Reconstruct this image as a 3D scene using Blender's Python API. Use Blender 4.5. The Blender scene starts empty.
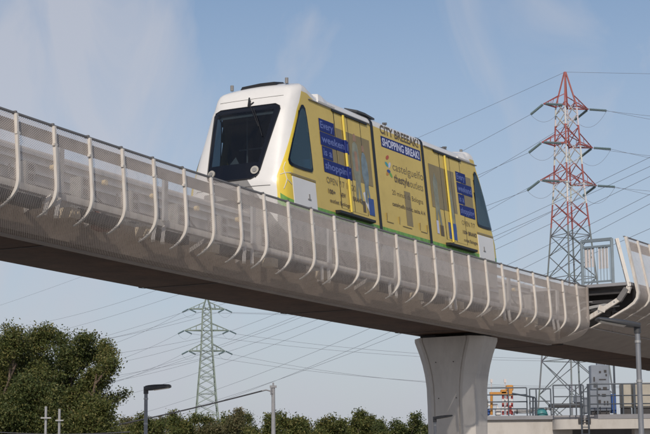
import bpy, math, random
from math import sin, cos, pi, sqrt, radians, atan2
from mathutils import Vector, Matrix, noise
SC = bpy.context.scene
COL = SC.collection
R = random.Random(7)

# ------------------------------------------------------------------ camera and guideway path
F, ROLL, PITCH, CAMZ = 1600.0, 0.010, 0.15405677, 1.6
X0, Y0, AL, KU, HT, GR = -4.888827, 24.750629, 0.45286946, 0.00454975, 7.14326857, -0.01535575

def W(s, off, z):
    """guideway frame: metres along the near fence, metres inward from it, height over the fence top"""
    h = AL + KU * s
    x = X0 + (-cos(h) + cos(AL)) / KU - cos(h) * off
    y = Y0 + (sin(h) - sin(AL)) / KU + sin(h) * off
    return Vector((x, y, HT + z + GR * s))

def at(px, py, d):
    """world point seen at photo pixel (px, py), d metres ahead of the camera"""
    a, b = px - 325, 217 - py
    X = a * cos(ROLL) + b * sin(ROLL); Y = -a * sin(ROLL) + b * cos(ROLL)
    c, s = cos(PITCH), sin(PITCH)
    v = Vector((X / F, c - Y / F * s, s + Y / F * c))
    v *= d / v.y
    v.z += CAMZ
    return v

def proj(p):
    x, y, z = p.x, p.y, p.z - CAMZ
    c, s = cos(PITCH), sin(PITCH)
    d = y * c + z * s; u = -y * s + z * c
    X, Y = F * x / d, F * u / d
    return 325 + X * cos(ROLL) - Y * sin(ROLL), 217 - (X * sin(ROLL) + Y * cos(ROLL))

cam = bpy.data.cameras.new('camera'); camo = bpy.data.objects.new('camera', cam); COL.objects.link(camo)
cam.sensor_width = 36; cam.lens = 36 * F / 650; cam.clip_end = 6000; cam.clip_start = 0.3
r0, u0, b0 = Vector((1, 0, 0)), Vector((0, -sin(PITCH), cos(PITCH))), Vector((0, -cos(PITCH), -sin(PITCH)))
rx, ux = r0 * cos(ROLL) - u0 * sin(ROLL), r0 * sin(ROLL) + u0 * cos(ROLL)
camo.matrix_world = Matrix(((rx.x, ux.x, b0.x, 0), (rx.y, ux.y, b0.y, 0), (rx.z, ux.z, b0.z, CAMZ), (0, 0, 0, 1)))
SC.camera = camo

# ------------------------------------------------------------------ materials
def nodes(m):
    m.use_nodes = True
    return m.node_tree.nodes, m.node_tree.links

def mat(name, col, rough=0.6, metal=0.0, var=0.12, scale=3.0, dirt=None, dirt_amt=0.0, bump=0.0, bscale=40.0, spec=0.5, stretch=None, coat=0.0):
    m = bpy.data.materials.new(name); n, l = nodes(m)
    b = n['Principled BSDF']
    b.inputs['Roughness'].default_value = rough; b.inputs['Metallic'].default_value = metal
    b.inputs['Specular IOR Level'].default_value = spec
    b.inputs['Coat Weight'].default_value = coat
    tc = n.new('ShaderNodeTexCoord'); co = tc.outputs['Object']
    mp = n.new('ShaderNodeMapping'); l.new(co, mp.inputs['Vector'])
    if stretch: mp.inputs['Scale'].default_value = stretch
    co = mp.outputs['Vector']
    t = n.new('ShaderNodeTexNoise'); t.inputs['Scale'].default_value = scale; t.inputs['Detail'].default_value = 6; t.inputs['Roughness'].default_value = 0.62
    l.new(co, t.inputs['Vector'])
    rp = n.new('ShaderNodeValToRGB')
    rp.color_ramp.elements[0].position = 0.3; rp.color_ramp.elements[1].position = 0.7
    rp.color_ramp.elements[0].color = (*[c * (1 - var) for c in col], 1)
    rp.color_ramp.elements[1].color = (*[min(1, c * (1 + var)) for c in col], 1)
    l.new(t.outputs['Fac'], rp.inputs['Fac'])
    out = rp.outputs['Color']
    if dirt:
        t2 = n.new('ShaderNodeTexNoise'); t2.inputs['Scale'].default_value = scale * 2.7; t2.inputs['Detail'].default_value = 9; t2.inputs['Roughness'].default_value = 0.7
        l.new(co, t2.inputs['Vector'])
        r2 = n.new('ShaderNodeValToRGB'); r2.color_ramp.elements[0].position = 0.5; r2.color_ramp.elements[1].position = 0.72
        l.new(t2.outputs['Fac'], r2.inputs['Fac'])
        mu = n.new('ShaderNodeMath'); mu.operation = 'MULTIPLY'; mu.inputs[1].default_value = dirt_amt
        l.new(r2.outputs['Color'], mu.inputs[0])
        mx = n.new('ShaderNodeMix'); mx.data_type = 'RGBA'
        l.new(mu.outputs[0], mx.inputs['Factor']); l.new(out, mx.inputs[6]); mx.inputs[7].default_value = (*dirt, 1)
        out = mx.outputs[2]
    l.new(out, b.inputs['Base Color'])
    if bump:
        t3 = n.new('ShaderNodeTexNoise'); t3.inputs['Scale'].default_value = bscale; t3.inputs['Detail'].default_value = 5
        l.new(co, t3.inputs['Vector'])
        bp = n.new('ShaderNodeBump'); bp.inputs['Strength'].default_value = bump; bp.inputs['Distance'].default_value = 0.02
        l.new(t3.outputs['Fac'], bp.inputs['Height']); l.new(bp.outputs['Normal'], b.inputs['Normal'])
    return m

def mesh_mat(name, col, pitch, thr):
    """perforated sheet: diamond holes from the UVs, which are in metres"""
    m = mat(name, col, 0.5, 0.0, 0.10, 2.0, (0.16, 0.13, 0.10), 0.35)
    n, l = nodes(m); b = n['Principled BSDF']
    uv = n.new('ShaderNodeUVMap'); uv.uv_map = 'UVMap'
    sp = n.new('ShaderNodeSeparateXYZ'); l.new(uv.outputs['UV'], sp.inputs[0])
    def math_(op, a, bb=None):
        q = n.new('ShaderNodeMath'); q.operation = op
        for i, v in enumerate((a, bb)):
            if v is None: continue
            if isinstance(v, (int, float)): q.inputs[i].default_value = v
            else: l.new(v, q.inputs[i])
        return q.outputs[0]
    u = math_('MULTIPLY', sp.outputs[0], pi / pitch * 0.75); v = math_('MULTIPLY', sp.outputs[1], pi / pitch)
    a = math_('ABSOLUTE', math_('SINE', math_('ADD', u, v)))
    c = math_('ABSOLUTE', math_('SINE', math_('SUBTRACT', u, v)))
    al = math_('LESS_THAN', math_('MINIMUM', a, c), thr)
    l.new(al, b.inputs['Alpha'])
    return m

def glass_mat(name, tint, amount):
    m = bpy.data.materials.new(name); n, l = nodes(m)
    b = n['Principled BSDF']; b.inputs['Base Color'].default_value = (*tint, 1); b.inputs['Roughness'].default_value = 0.04
    b.inputs['Specular IOR Level'].default_value = 0.55
    t = n.new('ShaderNodeBsdfTransparent'); t.inputs['Color'].default_value = (0.55, 0.66, 0.72, 1)
    mx = n.new('ShaderNodeMixShader'); mx.inputs['Fac'].default_value = 1 - amount
    l.new(t.outputs[0], mx.inputs[1]); l.new(b.outputs[0], mx.inputs[2]); l.new(mx.outputs[0], n['Material Output'].inputs['Surface'])
    return m

def emis(name, col, st):
    m = bpy.data.materials.new(name); n, l = nodes(m); b = n['Principled BSDF']
    b.inputs['Base Color'].default_value = (*col, 1); b.inputs['Emission Color'].default_value = (*col, 1); b.inputs['Emission Strength'].default_value = st
    return m

M = {}
M['post'] = mat('cream painted steel', (0.62, 0.585, 0.54), 0.5, 0, 0.10, 2.0, (0.32, 0.23, 0.15), 0.55, stretch=(3, 3, 0.6))
M['rail'] = mat('grey painted rail', (0.17, 0.165, 0.165), 0.5, 0, 0.15)
M['mesh'] = mesh_mat('perforated cream sheet', (0.68, 0.595, 0.53), 0.038, 0.46)
M['grating'] = mesh_mat('galvanised grating', (0.45, 0.44, 0.43), 0.06, 0.20)
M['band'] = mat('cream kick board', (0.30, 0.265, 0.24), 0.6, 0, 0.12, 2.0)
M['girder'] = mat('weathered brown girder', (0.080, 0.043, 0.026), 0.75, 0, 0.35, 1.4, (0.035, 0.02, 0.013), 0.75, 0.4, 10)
M['beam'] = mat('grey guide beam', (0.38, 0.36, 0.345), 0.55, 0, 0.14, 1.2, (0.16, 0.14, 0.12), 0.45)
M['sidep'] = mat('warm grey side panel', (0.27, 0.215, 0.175), 0.7, 0, 0.15, 1.0, (0.12, 0.095, 0.075), 0.5)
M['galv'] = mat('galvanised steel', (0.40, 0.40, 0.40), 0.5, 0.4, 0.12, 4.0)
M['dark'] = mat('dark cable box', (0.045, 0.043, 0.045), 0.6, 0, 0.2)
M['cream'] = mat('cream junction box', (0.66, 0.56, 0.42), 0.6, 0, 0.15, 9.0, (0.25, 0.16, 0.09), 0.5)
M['ochre'] = mat('ochre insulator', (0.5, 0.38, 0.2), 0.5, 0, 0.15)
M['rust'] = mat('rusty red bracket', (0.22, 0.075, 0.045), 0.7, 0, 0.2)
M['conc'] = mat('pier concrete', (0.53, 0.50, 0.465), 0.85, 0, 0.12, 1.1, (0.36, 0.335, 0.31), 0.4, 0.25, 22, stretch=(1, 1, 0.35))
M['wallc'] = mat('rendered concrete', (0.50, 0.475, 0.44), 0.85, 0, 0.08, 0.8, (0.30, 0.27, 0.24), 0.4, 0.2, 16, stretch=(1, 1, 0.4))
M['white'] = mat('white train paint', (0.72, 0.705, 0.68), 0.28, 0, 0.03, 1.5, (0.5, 0.47, 0.42), 0.12, coat=0.4)
M['yellow'] = mat('yellow wrap', (0.625, 0.465, 0.12), 0.38, 0, 0.05, 1.3, (0.40, 0.28, 0.06), 0.22)
M['ylit'] = mat('lit yellow wrap', (0.72, 0.54, 0.06), 0.35, 0, 0.05, 2.0)  # same yellow wrap, lightened: sunlight and highlight put into the colour
M['film'] = mat('perforated window film', (0.25, 0.185, 0.065), 0.10, 0, 0.12, 1.6)
M['green'] = mat('green wrap', (0.15, 0.34, 0.065), 0.45, 0, 0.35, 9.0)
M['blue'] = mat('blue wrap', (0.012, 0.024, 0.15), 0.45, 0, 0.06, spec=0.2)
M['bluebag'] = mat('blue print', (0.03, 0.075, 0.27), 0.4, 0, 0.2, 6.0)
M['figure'] = mat('pale blue grey print', (0.23, 0.235, 0.17), 0.4, 0, 0.25, 5.0)
M['denim'] = mat('faded blue print', (0.17, 0.22, 0.24), 0.4, 0, 0.3, 6.0)
M['pink'] = mat('warm print', (0.34, 0.20, 0.12), 0.4, 0, 0.2, 5.0)
M['ink'] = mat('dark print', (0.115, 0.085, 0.05), 0.5, 0, 0.1)
M['inkgrey'] = mat('grey print', (0.20, 0.155, 0.075), 0.5, 0, 0.1)
M['lilac'] = mat('pale lettering', (0.55, 0.57, 0.72), 0.5, 0, 0.04)
M['slate'] = mat('pale blue lettering', (0.12, 0.16, 0.40), 0.5, 0, 0.08)
M['red_p'] = mat('red print', (0.42, 0.09, 0.05), 0.5, 0, 0.1)
M['teal_p'] = mat('teal print', (0.07, 0.32, 0.34), 0.5, 0, 0.1)
M['green_p'] = mat('green print', (0.16, 0.36, 0.08), 0.5, 0, 0.1)
M['black'] = mat('black rubber', (0.012, 0.012, 0.014), 0.5, 0, 0.1)
M['frit'] = mat('black glazing border', (0.006, 0.008, 0.014), 0.10, 0, 0.05, spec=0.25)
M['lining'] = mat('dark cab lining', (0.035, 0.036, 0.042), 0.7, 0, 0.2)
M['seat'] = mat('blue seat', (0.05, 0.16, 0.34), 0.7, 0, 0.1)
M['skirt'] = mat('grey skirt', (0.21, 0.205, 0.20), 0.5, 0, 0.12)
M['glass'] = glass_mat('windscreen glass', (0.008, 0.011, 0.018), 0.55)
M['sglass'] = glass_mat('cab side glass', (0.05, 0.095, 0.125), 0.35)
M['lens'] = mat('headlamp lens', (0.46, 0.43, 0.37), 0.1, 0.2, 0.1)
M['chrome'] = mat('headlamp bezel', (0.5, 0.48, 0.45), 0.3, 0.5, 0.1)
M['lamp'] = mat('charcoal lamp housing', (0.055, 0.057, 0.062), 0.5, 0, 0.12)
M['lpole'] = mat('grey lamp pole', (0.24, 0.25, 0.27), 0.45, 0.3, 0.1, 6.0)
M['cpole'] = mat('grey utility pole', (0.27, 0.27, 0.28), 0.7, 0, 0.15, 3.0)
M['blueg'] = mat('blue grey gate steel', (0.19, 0.235, 0.27), 0.5, 0.2, 0.1)
M['slat'] = mat('pale slat', (0.60, 0.55, 0.54), 0.6, 0, 0.06)
M['rail2'] = mat('dark blue grey railing', (0.085, 0.10, 0.12), 0.5, 0.2, 0.15)
M['slab'] = mat('grey platform slab', (0.26, 0.26, 0.275), 0.8, 0, 0.1, 1.0, (0.16, 0.15, 0.14), 0.4)
M['cab'] = mat('grey enamel cabinet', (0.21, 0.235, 0.275), 0.5, 0, 0.12, 2.0)
M['beige'] = mat('beige panel', (0.40, 0.37, 0.31), 0.7, 0, 0.1)
M['orange'] = mat('orange paint', (0.52, 0.24, 0.05), 0.5, 0, 0.1)
M['red'] = mat('red paint', (0.34, 0.06, 0.055), 0.5, 0, 0.1)
M['wpaint'] = mat('white paint', (0.7, 0.68, 0.66), 0.5, 0, 0.06)
M['turq'] = mat('turquoise plastic', (0.05, 0.21, 0.22), 0.5, 0, 0.1)
M['bluebox'] = mat('blue plastic', (0.03, 0.09, 0.30), 0.5, 0, 0.1)
M['wire'] = mat('hazed aluminium conductor', (0.20, 0.21, 0.24), 0.5, 0.3, 0.05)  # conductor grey lightened, distance haze put into the colour
M['cable'] = mat('black cable', (0.06, 0.06, 0.065), 0.6, 0, 0.05)
M['insul'] = mat('grey green glass insulator', (0.11, 0.165, 0.175), 0.35, 0, 0.12)
M['gpyl'] = mat('pale green pylon steel', (0.19, 0.235, 0.20), 0.6, 0.1, 0.12, 0.5)
M['bark'] = mat('brown bark', (0.13, 0.095, 0.07), 0.9, 0, 0.25, 5.0)
M['bounce_ground'] = mat('pale bounce ground', (0.30, 0.275, 0.25), 0.95, 0, 0.25, 0.25, (0.14, 0.14, 0.09), 0.5)  # unseen ground, colour lightened to bounce light up under the viaduct
M['asphalt'] = mat('asphalt', (0.05, 0.05, 0.052), 0.9, 0, 0.2, 1.5)

def leaf_mat(name, a, b, c):
    m = bpy.data.materials.new(name); n, l = nodes(m); p = n['Principled BSDF']
    p.inputs['Roughness'].default_value = 0.55; p.inputs['Specular IOR Level'].default_value = 0.25
    at_ = n.new('ShaderNodeAttribute'); at_.attribute_name = 'tone'
    rp = n.new('ShaderNodeValToRGB'); e = rp.color_ramp.elements
    e[0].color = (*a, 1); e[1].color = (*c, 1); q = e.new(0.55); q.color = (*b, 1)
    l.new(at_.outputs['Fac'], rp.inputs['Fac']); l.new(rp.outputs['Color'], p.inputs['Base Color'])
    tr = n.new('ShaderNodeBsdfTranslucent'); l.new(rp.outputs['Color'], tr.inputs['Color'])
    mx = n.new('ShaderNodeMixShader'); mx.inputs['Fac'].default_value = 0.25
    l.new(p.outputs[0], mx.inputs[1]); l.new(tr.outputs[0], mx.inputs[2]); l.new(mx.outputs[0], n['Material Output'].inputs['Surface'])
    return m
M['leaf'] = leaf_mat('olive green leaves', (0.050, 0.066, 0.020), (0.105, 0.125, 0.036), (0.20, 0.175, 0.06))
M['leafd'] = leaf_mat('deep green leaves', (0.042, 0.060, 0.020), (0.085, 0.108, 0.034), (0.155, 0.15, 0.05))
M['leafb'] = leaf_mat('brownish green leaves', (0.070, 0.072, 0.03), (0.115, 0.115, 0.05), (0.19, 0.15, 0.08))

def pylon_paint(name, zs):
    """paint bands by height: list of (z_low, colour) from the bottom up"""
    m = bpy.data.materials.new(name); n, l = nodes(m); p = n['Principled BSDF']; p.inputs['Roughness'].default_value = 0.6
    g = n.new('ShaderNodeNewGeometry'); sp = n.new('ShaderNodeSeparateXYZ'); l.new(g.outputs['Position'], sp.inputs[0])
    top = 80.0
    d = n.new('ShaderNodeMath'); d.operation = 'DIVIDE'; d.inputs[1].default_value = top; l.new(sp.outputs[2], d.inputs[0])
    rp = n.new('ShaderNodeValToRGB'); rp.color_ramp.interpolation = 'CONSTANT'; e = rp.color_ramp.elements
    e[0].position = 0; e[0].color = (*zs[0][1], 1)
    e[1].position = zs[1][0] / top; e[1].color = (*zs[1][1], 1)
    for z, c in zs[2:]:
        q = e.new(z / top); q.color = (*c, 1)
    l.new(d.outputs[0], rp.inputs['Fac'])
    t = n.new('ShaderNodeTexNoise'); t.inputs['Scale'].default_value = 0.7; l.new(g.outputs['Position'], t.inputs['Vector'])
    mx = n.new('ShaderNodeMix'); mx.data_type = 'RGBA'; mx.blend_type = 'MULTIPLY'; mx.inputs['Factor'].default_value = 0.35
    l.new(rp.outputs['Color'], mx.inputs[6]); l.new(t.outputs['Color'], mx.inputs[7]); l.new(mx.outputs[2], p.inputs['Base Color'])
    return m

# ------------------------------------------------------------------ mesh builder
class MB:
    def __init__(s): s.v = []; s.f = []; s.mi = []; s.uv = None
    def face(s, ids, mi=0): s.f.append(tuple(ids)); s.mi.append(mi)
    def grid(s, rows, closed=False, mi=0, mif=None):
        """rows: list of equal-length point lists; quads between consecutive rows"""
        b = len(s.v); n = len(rows[0])
        for r in rows: s.v.extend(r)
        for i in range(len(rows) - 1):
            for j in range(n if closed else n - 1):
                k = (j + 1) % n
                q = mi if mif is None else mif(i, j)
                if q is None: continue
                s.face((b + i * n + j, b + i * n + k, b + (i + 1) * n + k, b + (i + 1) * n + j), q)
        return b
    def sweep(s, rings, caps=True, mi=0):
        b = s.grid(rings, True, mi); n = len(rings[0])
        if caps:
            s.face([b + k for k in range(n)][::-1], mi); e = b + (len(rings) - 1) * n
            s.face([e + k for k in range(n)], mi)
    def pbox(s, s0, s1, o0, o1, z0, z1, step=1.0, mi=0):
        n = max(1, int(math.ceil(abs(s1 - s0) / step)))
        rings = []
        for i in range(n + 1):
            t = s0 + (s1 - s0) * i / n
            rings.append([W(t, o0, z0), W(t, o0, z1), W(t, o1, z1), W(t, o1, z0)])
        s.sweep(rings, True, mi)
    def pprof(s, prof, s0, s1, step=1.0, mi=0):
        n = max(1, int(math.ceil(abs(s1 - s0) / step)))
        s.sweep([[W(s0 + (s1 - s0) * i / n, o, z) for o, z in prof] for i in range(n + 1)], True, mi)
    def tube(s, pts, r, n=6, mi=0, caps=True):
        pts = [Vector(p) for p in pts]; rings = []
        for i, p in enumerate(pts):
            d = (pts[min(i + 1, len(pts) - 1)] - pts[max(i - 1, 0)]).normalized()
            a = d.cross(Vector((0, 0, 1)) if abs(d.z) < 0.9 else Vector((1, 0, 0))).normalized(); b = a.cross(d)
            rr = r[i] if isinstance(r, (list, tuple)) else r
            rings.append([p + (a * cos(2 * pi * k / n) + b * sin(2 * pi * k / n)) * rr for k in range(n)])
        s.sweep(rings, caps, mi)
    def bar(s, p, q, w, h=None, mi=0, up=None):
        p, q = Vector(p), Vector(q); h = h or w
        d = (q - p).normalized(); up = up or (Vector((0, 0, 1)) if abs(d.z) < 0.95 else Vector((0, 1, 0)))
        a = d.cross(up).normalized() * (w / 2); b = a.cross(d).normalized() * (h / 2)
        s.sweep([[c - a - b, c + a - b, c + a + b, c - a + b] for c in (p, q)], True, mi)
    def box(s, c, sx, sy, sz, rot=0.0, mi=0, bev=0.0):
        c = Vector(c); ca, sa = cos(rot), sin(rot)
        def T(x, y, z): return c + Vector((x * ca - y * sa, x * sa + y * ca, z))
        x, y, z = sx / 2, sy / 2, sz / 2
        if bev <= 0:
            s.sweep([[T(-x, -y, h), T(x, -y, h), T(x, y, h), T(-x, y, h)] for h in (-z, z)], True, mi)
        else:
            rings = []
            for h, k in ((-z, bev), (-z + bev, 0), (z - bev, 0), (z, bev)):
                a, b2 = x - k, y - k
                ring = []
                for cx, cy, a0 in ((a, b2, 0), (-a, b2, 1), (-a, -b2, 2), (a, -b2, 3)):
                    m = bev if k == 0 else bev * 0.3
                    sxn, syn = (1 if cx > 0 else -1), (1 if cy > 0 else -1)
                    p1 = T(cx, cy - syn * m, h); p2 = T(cx - sxn * m, cy, h)
                    ring += [p1, p2] if a0 in (0, 2) else [p2, p1]
                rings.append(ring)
            s.sweep(rings, True, mi)
    def disc(s, c, nrm, r, depth, n=20, mi=0):
        c, nrm = Vector(c), Vector(nrm).normalized()
        s.tube([c, c + nrm * depth], r, n, mi)
    def build(s, name, mats, parent=None, smooth=None, uv=None):
        me = bpy.data.meshes.new(name)
        me.from_pydata([tuple(p) for p in s.v], [], s.f)
        for m in (mats if isinstance(mats, (list, tuple)) else [mats]): me.materials.append(m)
        me.polygons.foreach_set('material_index', s.mi)
        if uv:
            la = me.uv_layers.new(name='UVMap')
            for lp in me.loops: la.data[lp.index].uv = uv[lp.vertex_index]
        if smooth is not None:
            me.polygons.foreach_set('use_smooth', [True] * len(me.polygons))
            me.set_sharp_from_angle(angle=radians(smooth))
        me.update()
        o = bpy.data.objects.new(name, me); COL.objects.link(o)
        if parent is not None: o.parent = parent; o.matrix_parent_inverse = Matrix.Translation(-world_loc(parent))
        return o

LOC = {}
def world_loc(o): return LOC.get(o.name, Vector((0, 0, 0)))
def tag(o, label=None, cat=None, group=None, kind=None):
    for k, v in (('label', label), ('category', cat), ('group', group), ('kind', kind)):
        if v: o[k] = v
    return o
def empty(name, loc, label, cat, group=None):
    o = bpy.data.objects.new(name, None); COL.objects.link(o); o.location = loc; o.empty_display_size = 0.3
    LOC[o.name] = Vector(loc)
    return tag(o, label, cat, group)

# ------------------------------------------------------------------ ground
g = MB(); g.grid([[Vector((x, y, 0)) for x in (-2500, -300, 0, 300, 2500)] for y in (-300, 0, 200, 600, 4500)][::-1])
tag(g.build('ground', M['bounce_ground']), kind='structure')
g = MB(); g.grid([[Vector((-300, y, 0.004)), Vector((300, y, 0.004))] for y in (26, 17)])
tag(g.build('road', M['asphalt']), kind='structure')

# ------------------------------------------------------------------ guideway
S0, S1, SW = -16.0, 60.0, 26.0
gw = empty('guideway', W(8, 2.4, -HT), 'brown monorail viaduct girder with grey guide beam crossing the whole picture', 'viaduct')
b = MB()
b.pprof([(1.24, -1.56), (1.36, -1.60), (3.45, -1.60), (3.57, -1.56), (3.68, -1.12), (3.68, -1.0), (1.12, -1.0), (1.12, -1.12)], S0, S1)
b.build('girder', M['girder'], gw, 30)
b = MB(); b.pprof([(2.02, -0.99), (2.02, 0.20), (2.07, 0.25), (2.73, 0.25), (2.78, 0.20), (2.78, -0.99)], S0, S1)
b.build('guide_beam', M['beam'], gw, 30)
b = MB(); b.pbox(S0, SW - 0.25, 0.56, 0.68, -1.0, -0.885); b.build('walkway_edge', M['post'], gw)
b = MB(); uv = []; rows = []
for i in range(71):
    t = S0 + (SW - 0.25 - S0) * i / 70; rows.append([W(t, o, -0.91) for o in (0.68, 1.12)]); uv += [(t, 0.68), (t, 1.12)]
b.grid(rows); b.build('walkway_deck', M['grating'], gw, None, uv)
b = MB(); b.pbox(S0, SW - 0.25, 1.10, 1.98, -0.995, -0.93); b.build('cable_trough', M['beam'], gw)
b = MB(); b.pbox(S0, SW + 0.2, 1.09, 1.115, -1.56, -1.0); b.build('side_panel', M['sidep'], gw)
q = S0 + 1.2
while q < S1:
    b = MB(); b.pprof([(1.14, -1.565), (1.355, -1.606), (3.455, -1.606), (3.58, -1.565), (3.58, -1.59), (3.46, -1.61), (1.35, -1.61), (1.14, -1.60)], q, q + 0.035); b.build('segment_joint', M['dark'], gw); q += 5.9
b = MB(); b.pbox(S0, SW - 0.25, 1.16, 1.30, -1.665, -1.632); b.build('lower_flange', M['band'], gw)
for q in range(-8, 15):
    b = MB(); b.bar(W(q * 1.75, 0.62, -0.96), W(q * 1.75, 1.14, -1.22), 0.06, 0.08); b.build('bracket', M['beam'], gw)
b = MB()
for z, o in ((0.13, 1.98), (-0.02, 1.97), (-0.2, 1.98)): b.pbox(S0, S1, o - 0.02, o + 0.035, z - 0.025, z + 0.025)
b.build('power_rail', M['galv'], gw)
b = MB(); b.pbox(S0, SW, 1.72, 1.9, -0.62, -0.5); b.build('cable_tray', M['dark'], gw)
k = 0
s = -14.44
while s < 33:
    b = MB(); b.pbox(s, s + 0.13, 0.50, 0.555, -0.90, -0.085) if s < SW - 0.4 else b.pbox(s, s + 0.13, 1.60, 1.66, -0.90, -0.085)
    b.build('support_post', M['galv'], gw)
    b = MB(); b.bar(W(s - 0.15, 0.60, -0.95), W(s - 0.62, 0.34, -1.38), 0.07, 0.05); b.bar(W(s + 0.15, 0.60, -0.95), W(s - 0.30, 0.34, -1.38), 0.07, 0.05)
    if s < SW - 0.4: b.build('diagonal_strut', M['post'], gw)
    s += 3.27
s = -13.59
while s < SW - 1.5:
    b = MB(); b.pbox(s, s + 1.25, 0.66, 0.9, -1.2, -1.03); b.build('cable_duct', M['dark'], gw)
    b = MB(); b.pbox(s - 0.30, s - 0.02, 0.62, 0.86, -1.24, -1.06)
    for q in range(3): b.pbox(s - 0.29 + q * 0.09, s - 0.24 + q * 0.09, 0.61, 0.62, -1.21, -1.1)
    b.build('junction_box', M['cream'], gw)
    s += 2.33
s = -12.72; i = 0
while s < SW - 1:
    b = MB(); b.disc(W(s, 1.92, -0.05), W(s, 1.7, -0.05) - W(s, 1.92, -0.05), 0.055, 0.08, 12); b.build('insulator', M['ochre'], gw)
    b = MB(); b.pbox(s + 0.35, s + 0.62, 1.5, 1.75, -0.78, -0.18, mi=0)
    for q in range(3): b.pbox(s + 0.41, s + 0.56, 1.495, 1.5, -0.70 + q * 0.18, -0.58 + q * 0.18, mi=1)
    b.build('control_box', [M['skirt'], M['dark']], gw)
    if i % 2 == 0:
        b = MB(); b.tube([W(s + 0.8, 1.6, -0.25), W(s + 0.95, 1.55, -0.5), W(s + 1.2, 1.5, -0.66), W(s + 1.5, 1.5, -0.58), W(s + 1.65, 1.6, -0.3)], 0.022, 6); b.build('hose', M['dark'], gw)
    i += 1; s += 1.63
b = MB(); b.tube([W(3.55, 1.0, -0.78), W(3.75, 0.92, -1.0), W(3.95, 0.9, -1.22), W(3.62, 0.85, -1.27), W(3.4, 0.85, -1.25)], 0.05, 6); b.build('rusty_bracket', M['rust'], gw)

# near fence
NF = [(0.0, 0.0), (-0.03, -0.4), (-0.06, -0.8), (-0.07, -1.0), (-0.06, -1.12), (-0.02, -1.225), (0.06, -1.325), (0.18, -1.42), (0.34, -1.495), (0.58, -1.565), (0.9, -1.62), (1.3, -1.635)]
def smooth(prof, n=3):
    out = []
    for i in range(len(prof) - 1):
        p0, p1, p2, p3 = prof[max(i - 1, 0)], prof[i], prof[i + 1], prof[min(i + 2, len(prof) - 1)]
        for q in range(n):
            t = q / n
            out.append(tuple(0.5 * (2 * b + (c - a) * t + (2 * a - 5 * b + 4 * c - d) * t * t + (3 * b - a - 3 * c + d) * t ** 3) for a, b, c, d in zip(p0, p1, p2, p3)))
    return out + [prof[-1]]
NFS = smooth(NF)
def mesh_sheet(name, prof, s0, s1, mt, parent, step=0.5, eps=0.0):
    b = MB(); n = int(math.ceil((s1 - s0) / step)); uv = []
    ar = [0.0]
    for i in range(1, len(prof)): ar.append(ar[-1] + math.hypot(prof[i][0] - prof[i - 1][0], prof[i][1] - prof[i - 1][1]))
    rows = []
    for i in range(n + 1):
        t = s0 + (s1 - s0) * i / n
        rows.append([W(t, o, z) for o, z in prof]); uv += [(t, a) for a in ar]
    b.grid(rows)
    return b.build(name, mt, parent, 60, uv)
def fence_post(s, prof, w, d, inward=1):
    b = MB(); rings = []
    for i, (o, z) in enumerate(prof):
        a = prof[max(i - 1, 0)]; c = prof[min(i + 1, len(prof) - 1)]
        tx, tz = c[0] - a[0], c[1] - a[1]; L = math.hypot(tx, tz); nx, nz = -tz / L, tx / L   # points inward (+off)
        nx, nz = (nx, nz) if inward > 0 else (-nx, -nz)
        o1, z1 = o - nx * 0.004, z - nz * 0.004
        dd_ = d * (1 - 0.7 * max(0.0, (i / (len(prof) - 1) - 0.62) / 0.38))
        o2, z2 = o1 - nx * dd_, z1 - nz * dd_
        rings.append([W(s - w / 2, o1, z1), W(s + w / 2, o1, z1), W(s + w / 2, o2, z2), W(s - w / 2, o2, z2)])
    b.sweep(rings)
    return b
fn = empty('mesh_fence', W(8, 0, -HT), 'long cream perforated fence with curved ribs on the near edge of the viaduct', 'fence')
mesh_sheet('mesh_panel', NFS, S0, SW - 0.2, M['mesh'], fn)
b = MB(); b.pbox(S0, SW - 0.2, -0.015, 0.03, 0.004, 0.034); b.build('top_rail', M['rail'], fn)
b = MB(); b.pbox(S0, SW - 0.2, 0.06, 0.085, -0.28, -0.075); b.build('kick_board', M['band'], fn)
for k in range(-15, 26):
    fence_post(k + R.uniform(-0.018, 0.018), NFS[:24], 0.046, 0.055).build('fence_post', M['post'], fn, 30)
for k in range(-2, 26):
    b = MB(); b.pbox(k - 0.045, k + 0.045, -0.034 - 0.05, -0.034, -0.33, -0.29); b.build('clamp', M['post'], fn)
    b = MB(); b.pbox(k - 0.02, k + 0.02, -0.03, 0.05, 0.0, 0.05); b.build('rail_cap', M['rail'], fn)
b = MB(); b.pbox(SW - 0.27, SW - 0.21, -0.07, -0.01, -1.05, 0.003); b.build('end_post', M['band'], fn)
# far fence
FF = [(4.8, 0.0), (4.82, -0.4), (4.83, -0.8), (4.82, -0.95), (4.74, -1.06), (4.55, -1.13), (4.3, -1.15), (3.68, -1.13)]
ff = empty('mesh_fence', W(8, 4.8, -HT), 'cream perforated fence on the far edge of the viaduct behind the guide beam', 'fence')
mesh_sheet('mesh_panel', FF, S0, S1, M['mesh'], ff, 1.0)
b = MB(); b.pbox(S0, S1, 4.77, 4.815, 0.004, 0.034); b.build('top_rail', M['rail'], ff)
for k in range(-15, 34, 1):
    fence_post(float(k), FF[:6], 0.045, 0.05, -1).build('fence_post', M['post'], ff, 30)

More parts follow.
